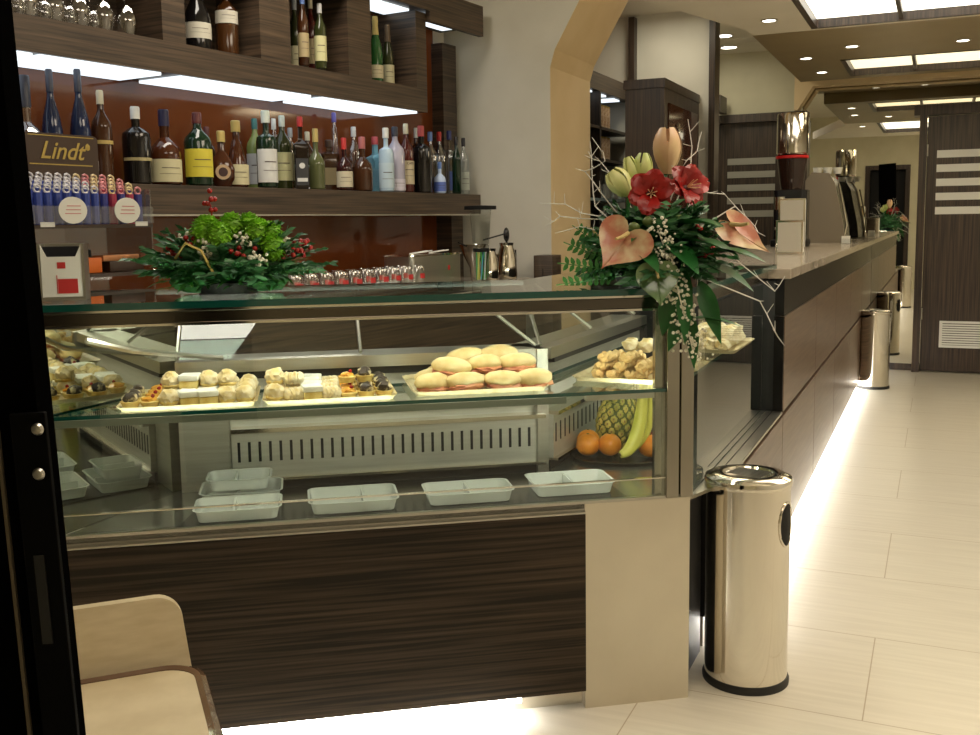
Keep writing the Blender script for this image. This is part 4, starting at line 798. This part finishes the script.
for (cx, cy, z, rz) in [(-.715, .10, .918, .5), (-.625, .085, .918, -.1), (-.52, .085, .918, .1), (-.43, .10, .918, .25), (-.70, .19, .918, .3), (-.60, .19, .918, 0), (-.49, .20, .918, .2), (-.65, .29, .918, 0), (-.53, .30, .918, .2), (-.44, .29, .918, -.3), (-.66, .13, .955, -.35), (-.56, .14, .957, .35), (-.465, .15, .957, -.1), (-.60, .23, .968, .2), (-.50, .235, .972, .1)]:
    t = thing('filled_bun', 'pale oval bun with ham filling in the pile on the third tray', 'bun', tuple(case(-cx, cy, z)), 0, 'filled buns', rot=(rnd.uniform(-.18, .18), rnd.uniform(-.12, .12), CA+rz))
    MB().blob((0, 0, .028), .054, (1.08, .68, .46), 3, .08, 6, seed=k).build('bun_top', bunm, t); MB().blob((.002, -.004, .012), .050, (1.05, .70, .26), 3, .3, 12, seed=k+40).build('ham', ham, t); k += 1
# cookie tray round the corner
r4 = math.radians(90-35-0)
ct = (-.075, .275)
ctray_('pastry_tray', ct[0], ct[1], .25, .36, -math.radians(35), 'gold doily tray of twisted cookies in the corner of the glass shelf')
def twist(cx, cy, z, rz, k):
    m = MB()
    for s_ in (0, PI): m.tube([(.038*(q/4-1), .009*math.sin(q*1.3+s_), .013+.006*math.cos(q*1.3+s_)) for q in range(9)], .010, 8)
    o = m.build('twisted_cookie', cook); o.location = case(-cx, cy, z); o.rotation_euler = (0, 0, CA+rz); tag(o, 'golden twisted cookie on the corner tray', 'cookie', 'twisted cookies')
k = 0
for layer, cnt_ in ((0, 5), (1, 4), (2, 2)):
    for i in range(cnt_):
        for j in range(3 if layer < 2 else 2):
            la = -.13+.055*i+.02*layer+.0; lb = -.07+.06*j+.01*layer
            x = ct[0]+D1[0]*la+D1[1]*lb; y = ct[1]+D1[1]*la-D1[0]*lb
            twist(x, y, .918+.022*layer, rnd.uniform(-.5, .5)+.9, k); k += 1
def meringue(cx, cy, z, grp, lab):
    m = MB(); m.blob((0, 0, .022), .027, (1, 1, .8), 2, .5, 10, seed=rnd.randint(0, 99)); o = m.build('sugared_cookie', sugar); o.location = case(-cx, cy, z); tag(o, lab, 'cookie', grp)
for i in range(6):
    la = .12+.03*(i//3)+.02; lb = -.05+.055*(i % 3); meringue(ct[0]+D1[0]*la+D1[1]*lb, ct[1]+D1[1]*la-D1[0]*lb, .962, 'sugared cookies at the corner', 'white sugared cookie at the back of the corner tray')
c5 = (ct[0]+D1[0]*.74+D1[1]*.078, ct[1]+D1[1]*.74-D1[0]*.078)
ctray_('pastry_tray', c5[0], c5[1], .25, .38, -math.radians(35), 'gold doily tray of pale sugared cookies behind the side glass')
for i in range(6):
    for j in range(4):
        for l in range(2):
            if l and (i in (0, 5) or j in (0,)): continue
            la = -.15+.058*i; lb = -.085+.055*j; meringue(c5[0]+D1[0]*la+D1[1]*lb, c5[1]+D1[1]*la-D1[0]*lb, .918+l*.034, 'sugared cookies behind the side glass', 'pale sugared cookie on the tray behind the side glass')
# ================================================================== PLASTIC CONTAINERS
plas = frosted('translucent_plastic', (.80, .84, .80), .72)
def container(s0, s1, t0, t1, z, lab, h=.034, div=.45, n=2):
    cx, cy = -(s0+s1)/2, (t0+t1)/2; w_, d_ = s1-s0, t1-t0
    t = thing('plastic_container', lab, 'food container', tuple(case(-cx, cy, z)), CA, 'food containers')
    m = MB(); P = rpoly(-w_/2+.008, w_/2-.008, -d_/2+.008, d_/2-.008, .018, 4); Q = rpoly(-w_/2, w_/2, -d_/2, d_/2, .022, 4); R_ = rpoly(-w_/2-.006, w_/2+.006, -d_/2-.006, d_/2+.006, .026, 4)
    a = [m.bm.verts.new((x, y, .002)) for x, y in P]; b = [m.bm.verts.new((x, y, h)) for x, y in Q]; c = [m.bm.verts.new((x, y, h)) for x, y in R_]; m._f(a)
    for i in range(len(a)): j = (i+1) % len(a); m._f([a[i], a[j], b[j], b[i]]); m._f([b[i], b[j], c[j], c[i]])
    m.build('tub', plas, t)
    m = MB(); xd = -w_/2+w_*div; m.box(xd-.003, xd+.003, -d_/2+.01, d_/2-.01, .003, h-.003); m.build('divider', plas, t)
MB().prism([(-1.40, .02), (-.18, .02), (-.18, .36), (-1.34, .36)], .6005, .6035).build('tray_liner', mat('dark_liner', (.05, .05, .045), .2, .5), dcase, False)
container(1.14, 1.36, .20, .35, .604, 'rear frosted plastic food container at the left end of the case floor')
container(1.14, 1.36, .03, .17, .604, 'front frosted plastic food container at the left end of the case floor')
container(1.17, 1.34, .215, .335, .639, 'frosted food container stacked on top of the rear left one')
container(.825, 1.06, .035, .20, .604, 'frosted food container with unequal compartments, second position from the left', div=.62)
container(.50, .74, .045, .18, .604, 'frosted food container lying third from the left on the case floor', div=.5)
container(.20, .43, .06, .215, .604, 'frosted food container nearest the fruit on the case floor', div=.5)
# ================================================================== FRUIT
org = nmat('orange_peel', (.78, .25, .015), (.84, .31, .03), 60, rough=.35, bump=.15)
t = thing('fruit_tray', 'dark oval tray under the fruit inside the case', 'tray', tuple(case(.02, .50, .6015)), CA)
MB().lathe([(0, 0), (.9, 0), (1, .010), (.97, .012), (.9, .004), (0, .004)], seg=32, M=Matrix.Diagonal((.19, .15, 1, 1))).build('tray_dish', mat('dark_tray', (.03, .025, .02), .25), t)
for s_, t_, lab in ((.155, .49, 'orange at the left end of the fruit tray'), (.135, .555, 'orange mostly hidden behind the leftmost orange'), (.085, .475, 'orange in the middle front of the fruit tray'), (-.035, .425, 'orange at the right front of the fruit tray beside the post')):
    o = MB().blob((0, 0, .038), .039, (1, 1, .94), 3).build('orange', org); o.location = case(s_, t_, .612); tag(o, lab, 'orange')
    c = MB().lathe([(0, .0775), (.004, .076), (.0045, .073)], seg=8).build('stem_dimple', mat('stem_green', (.10, .12, .03), .6), o)
pn = thing('pineapple', 'ripe yellow-green pineapple standing among the oranges in the case', 'pineapple', tuple(case(.045, .585, .612)), 0, rot=(.0, math.radians(12), CA))
m = MB(); rows = []; kk = {}
nr, ns = 60, 96
for i in range(nr+1):
    z = i/nr; rr = .064*math.sin(PI*(z*.86+.09))**.55; row = []
    for j in range(ns):
        a = 2*PI*j/ns; k_ = (abs(math.sin(a*6+z*15))*abs(math.sin(a*6-z*15)))**.7; row.append(m.bm.verts.new(((rr+.008*k_)*math.cos(a), (rr+.008*k_)*math.sin(a), z*.20))); kk[(i, j)] = k_
    rows.append(row)
pe = nmat('pineapple_eye', (.36, .34, .07), (.66, .52, .12), 30, rough=.5); pg_ = mat('pineapple_groove', (.11, .13, .03), .6); pt_ = mat('pineapple_eye_tip', (.30, .17, .07), .6)
for i, (A, B) in enumerate(zip(rows, rows[1:])):
    for j in range(ns):
        q_ = kk[(i, j)]; m.use(pg_ if q_ < .42 else pt_ if q_ > .965 else pe); m._f([A[j], A[(j+1) % ns], B[(j+1) % ns], B[j]])
m._f(rows[0][::-1]); m._f(rows[-1])
m.build('fruit_body', None, pn)
m = MB()
for k in range(22): a = k*2.4; m.leaf((0, 0, .195), (math.cos(a)*(.3+k*.04), math.sin(a)*(.3+k*.04), .9-k*.02), .08, .018, .25, 5)
for v in m.bm.verts: v.co.z = min(v.co.z, .272)
m.build('crown', leafg, pn)
bm_ = nmat('banana_peel', (.62, .60, .09), (.74, .68, .14), 10, rough=.4); bt_ = mat('banana_tip', (.10, .07, .02), .6)
def banana(pts, lab):
    t = thing('banana', lab, 'banana', tuple(case(0, .45, .612)), CA); m = MB(); P = [Vector(p) for p in pts]; n = 16; path = []
    for i in range(n+1):
        u = i/n; path.append(P[0]*(1-u)**2+P[1]*2*u*(1-u)+P[2]*u*u)
    rings = []
    for i, p in enumerate(path):
        d = (path[min(i+1, n)]-path[max(i-1, 0)]).normalized(); x = d.cross(Vector((0, 1, 0))).normalized(); y = d.cross(x); r = .024*math.sin(PI*(i/n*.86+.07))**.45
        rings.append([m.bm.verts.new(p+x*r*math.cos(k*PI/3)+y*r*math.sin(k*PI/3)) for k in range(6)])
    for A, B in zip(rings, rings[1:]):
        for k in range(6): m._f([A[k], A[(k+1) % 6], B[(k+1) % 6], B[k]])
    m._f(rings[0][::-1]); m._f(rings[-1]); m.build('peel', bm_, t, ang=70)
    MB().tube([path[-1], path[-1]+(path[-1]-path[-2]).normalized()*.02], .006, 6).tube([path[0], path[0]+(path[0]-path[1]).normalized()*.006], .005, 6).build('tip', bt_, t)
banana([(-.085, -.085, .03), (-.01, -.08, .04), (.010, -.03, .245)], 'long yellow banana leaning in front of the pineapple'); banana([(-.04, -.04, .04), (.03, -.03, .05), (.055, .01, .245)], 'second banana leaning behind the first one near the post')
o = MB().blob((0, 0, 0), .036, (1, 1, .95), 3).build('red_apple', mat('apple_red', (.16, .015, .015), .25)); o.location = case(-.085, .50, .612+.036); tag(o, 'dark red apple at the right end of the fruit tray', 'apple')
# ================================================================== BINS
def bin_(x, y, rz, lab, sc_=1):
    t = thing('trash_bin', lab, 'trash bin', (x, y, 0), rz); t.scale = (1, 1, 1.05); R = .122
    MB().lathe([(0, 0), (R+.005, 0), (R+.006, .012), (R+.002, .022), (0, .022)], seg=48).build('rubber_base', mat('black_rubber', (.01, .01, .01), .5), t)
    # body with hatch
    MB().lathe([(R, .022), (R, .575)], seg=64).build('bin_body', chrome, t)
    MB().lathe([(R, .575), (R+.004, .577), (R+.006, .585), (R+.003, .596), (R-.010, .602), (R-.03, .606), (.075, .605), (.07, .598), (0, .598)], seg=64).build('bin_lid', chrome, t)
    m = MB()
    for i in range(7): m.box(-.055, .055, -.042+i*.014, -.036+i*.014, .5985, .604)
    m.build('ash_grid', steeld, t, False)
    m = MB(); n = 16; rr = R+.0015
    for i in range(n):
        for j in range(n):
            pass
    vs = []; c0 = 0; pts = []
    for i in range(25):
        q = 2*PI*i/24; aa = .30*math.cos(q); zz = .475+.062*math.sin(q)*(1.0); pts.append((rr*math.cos(aa), rr*math.sin(aa), zz))
    cv = m.bm.verts.new((rr+.001, 0, .475)); ring = [m.bm.verts.new(p) for p in pts[:-1]]
    for i in range(24): m._f([cv, ring[i], ring[(i+1) % 24]])
    m.build('opening', blackm, t)
    m = MB(); m.tube([(rr*math.cos(.30*math.cos(q)), rr*math.sin(.30*math.cos(q)), .475+.062*math.sin(q)) for q in [2*PI*i/24 for i in range(25)]], .003, 6); m.build('opening_rim', chrome, t)
    return t
bin_(-.494, 2.950, math.radians(-17), 'polished steel trash bin in front of the display case corner')
bin_(-.46, 8.62, math.radians(30), 'distant polished steel trash bin standing at the far end of the bar counter')
# ================================================================== GRINDER, MACHINE, HOLDERS
t = thing('coffee_grinder', 'coffee grinder with tall steel hopper and red ring on the bar counter', 'coffee grinder', (-.985, 7.5, 1.1785))
MB().box(-.12, .12, -.16, .16, 0, .05, .01).build('base', blackm, t)
MB().prism(rpoly(-.115, .115, -.10, .14, .04), .05, .40).build('body', bk, t)
MB().lathe([(0, .40), (.075, .40), (.085, .46), (.105, .62), (0, .62)], seg=28).build('neck', mat('smoked_brown', (.022, .010, .007), .08), t)
MB().lathe([(.112, .625), (.114, .625), (.114, .643), (.112, .643)], seg=28).build('red_ring', mat('red_plastic', (.55, .01, .01), .3), t)
MB().lathe([(.100, .65), (.110, .66), (.110, .92), (.104, .94), (0, .94)], seg=36).build('hopper', chrome, t)
MB().lathe([(0, 0), (.035, 0), (.035, .09), (0, .09)], seg=18, M=Matrix.Translation((-.05, -.20, .26))).build('doser', chrome, t)
MB().box(-.075, .075, -.26, -.11, .12, .14, .004).build('portafilter_rest', chrome, t)
MB().box(.02, .10, -.107, -.101, .22, .34).build('front_plate', mat('tan_plate', (.45, .35, .2), .4), t, False)
t = thing('coffee_machine', 'large espresso machine with curved satin side panel at the counter end', 'coffee machine', (-.86, 8.5, 1.1785))
m = MB(); side = [(-.15, 0), (.165, 0), (.15, .14), (.11, .32), (.075, .48), (.03, .555), (-.10, .565), (-.15, .50)]
m.prism(side, 0, .03, fn=lambda x, z, y: (x, y, z)); m.build('side_panel', mat('satin_side', (.26, .22, .17), .35, .4), t, False)
m = MB(); sd2 = [(x*.92-.005, z*.95+.01) for x, z in side]; m.prism(sd2, .031, .72, fn=lambda x, z, y: (x, y, z)); m.build('machine_body', bk, t, False)
m = MB(); m.tube([(.15, .03, .02), (.17, .05, .14), (.135, .05, .32), (.10, .05, .48)], .008, 6).build('chrome_edge', chrome, t)
for k in range(3):
    m = MB(); m.lathe([(0, 0), (.028, 0), (.038, .05), (.034, .05), (0, .006)], seg=16); o = m.build('coffee_cup', white); o.location = (-.93+.075*k, 8.62+.03*k, 1.1785+.555); tag(o, 'white coffee cup upturned on top of the espresso machine', 'cup', 'cups on the espresso machine')
def holder(x, y, z, w_, h, lab, rz):
    t = thing('napkin_holder', lab, 'napkin holder', (x, y, z), rz)
    MB().box(-w_/2, w_/2, -.045, .045, 0, h, .002).build('holder_body', chrome, t, False)
    MB().box(-w_/2+.012, w_/2-.012, -.047, -.0455, .012, h-.012).build('front_plate', mat('satin_plate', (.62, .58, .50), .35, .6), t, False)
    MB().box(w_/2, w_/2+.002, -.03, .03, .01, h-.01).build('napkins', white, t, False)
holder(-.78, 5.9, 1.1785, .15, .19, 'square steel napkin holder near the front of the bar counter', .1); holder(-.90, 6.9, 1.1785, .17, .33, 'taller steel napkin holder behind the square one', .1)
t = thing('sugar_caddy', 'small clear sugar caddy with white sachets on the counter beside the machine', 'caddy', (-.66, 8.15, 1.1785)); MB().box(-.04, .04, -.03, .03, 0, .04).build('caddy_box', acr, t, False); MB().box(-.03, .03, -.02, .02, .003, .06).build('sachets', white, t, False)
# ================================================================== ALCOVE FURNITURE
t = thing('tall_cabinet', 'tall dark wood cabinet with red glossy door behind the flowers', 'cabinet', (-1.81, 6.56, 0))
MB().box(-.13, .133, 0, 1.03, 0, 2.24).build('cabinet_body', ebonyv, t, False)
MB().box(-.14, .14, -.01, 1.03, 2.24, 2.30).build('cornice', ebonyv, t, False)
MB().box(.134, .142, .10, .95, .2, 2.15).build('door', mat('glossy_brown_door', (.06, .018, .010), .08), t, False)
MB().lathe([(0, 0), (.035, 0), (.035, .01), (0, .01)], seg=16, M=Matrix.Translation((.150, .32, 2.0)) @ Matrix.Rotation(PI/2, 4, 'Y')).build('door_knob', chrome, t)
t = thing('alcove_shelf_unit', 'dark wood shelf unit with small lights seen through the arch', 'shelf unit', (-2.2, 6.52, 0))
MB().box(-.25, .0, 0, 1.05, 2.28, 2.40).build('top_beam', ebonyl, t, False)
MB().box(-.27, -.25, 0, 1.05, .9, 2.28).build('back_panel', mat('dark_back', (.05, .035, .03), .3), t, False)
for z in (2.02, 1.80, 1.52): MB().box(-.25, .0, 0, 1.05, z, z+.02).build('shelf', ebonyl if z > 1.6 else mat('lit_glass_shelf', (.45, .6, .62), .2), t, False)
MB().box(-.25, 0, .30, .33, 1.54, 2.28).build('divider', ebonyv, t, False); MB().box(-.22, .0, 0, 1.05, 0, .9).build('lower_cabinet', ebonyv, t, False)
for y in (.10, .42, .75): MB().box(-.20, -.04, y, y+.15, 2.268, 2.279).build('light_panel', ledw, t, False)
tinm = nmat('gold_tin', (.45, .26, .14), (.68, .52, .36), 60, rough=.4)
for z, nm in ((2.04, 'upper'), (1.82, 'middle')):
    for k in range(4):
        m = MB(); m.use(tinm).cyl((0, 0, 0), (0, 0, .15), .028, 14).use(gold).cyl((0, 0, .15), (0, 0, .16), .029, 14); o = m.build('storage_tin'); o.location = (-2.25, 6.90+.075*k, z); tag(o, 'golden tin on the %s shelf seen through the arch' % nm, 'tin', 'tins on the %s alcove shelf' % nm)
for k in range(6):
    o = MB().lathe([(0, 0), (.025, 0), (.036, .06), (.036, .10), (.030, .10), (0, .01)], seg=14).build('white_cup', white); o.location = (-2.29+.09*(k % 2), 6.90+.09*k, 1.541); tag(o, 'white cup on the lit lower alcove shelf behind the twigs', 'cup', 'cups on the lower alcove shelf')
# ================================================================== CHAIR
creamf = nmat('cream_laminate', (.56, .46, .29), (.64, .54, .36), 12, (1, 1, 4), rough=.38)
cr_ = math.radians(46)
t = thing('chair', 'cream chair with rounded corners, brown edge and chrome frame in front of the case', 'chair', (-1.398, 1.553, 0), cr_)
def sheet(P, thick, nrm_axis, name, mm, edge):
    pass
def roundtop(w0, w1, h, r, n=8):
    pts = [(0, 0), (w1, 0)]
    for i in range(n+1): a = PI/2*i/n; pts.append((w0-r+r*math.cos(a), h-r+r*math.sin(a)))
    for i in range(n+1): a = PI/2+PI/2*i/n; pts.append((-.0+r+r*math.cos(a)-.0, h-r+r*math.sin(a)))
    return pts
# backrest: local x from -.44..0, leaning
m = MB(); P = [(x-.44, z) for x, z in roundtop(.44, .47, .325, .055)]
m.prism(P, 0, .022, fn=lambda x, z, y: (x, .050+y+.12*(z-.10), .275+z)); m.build('backrest', creamf, t)
m = MB(); n = 8
pts = [(-.02, 0), (-.44, 0)]
seat = [(x*(1-.22*y), y) for x, y in rpoly(-.45, .012, -.46, .02, .07, 8)]
m.prism(seat, .435, .462); m.build('seat', creamf, t)
m = MB(); rim = [(x*(1-.22*y), y, .452) for x, y in rpoly(-.455, .020, -.465, .034, .075, 8)]; m.tube(rim+[rim[0]], .015, 8); m.build('edge_band', nmat('brown_edge', (.10, .05, .03), (.16, .09, .05), 5, rough=.12, coat=.8), t)
for x, y, x2, y2 in ((-.44, .0, -.46, .05), (.01, .0, .03, .05), (-.44, -.42, -.46, -.46), (.01, -.42, .03, -.46)):
    MB().tube([(x, y, .44), (x2, y2, .0)], .011, 8).build('leg', chrome, t)
MB().tube([(-.44, .045, .30), (.02, .045, .30)], .009, 8).build('crossbar', chrome, t)
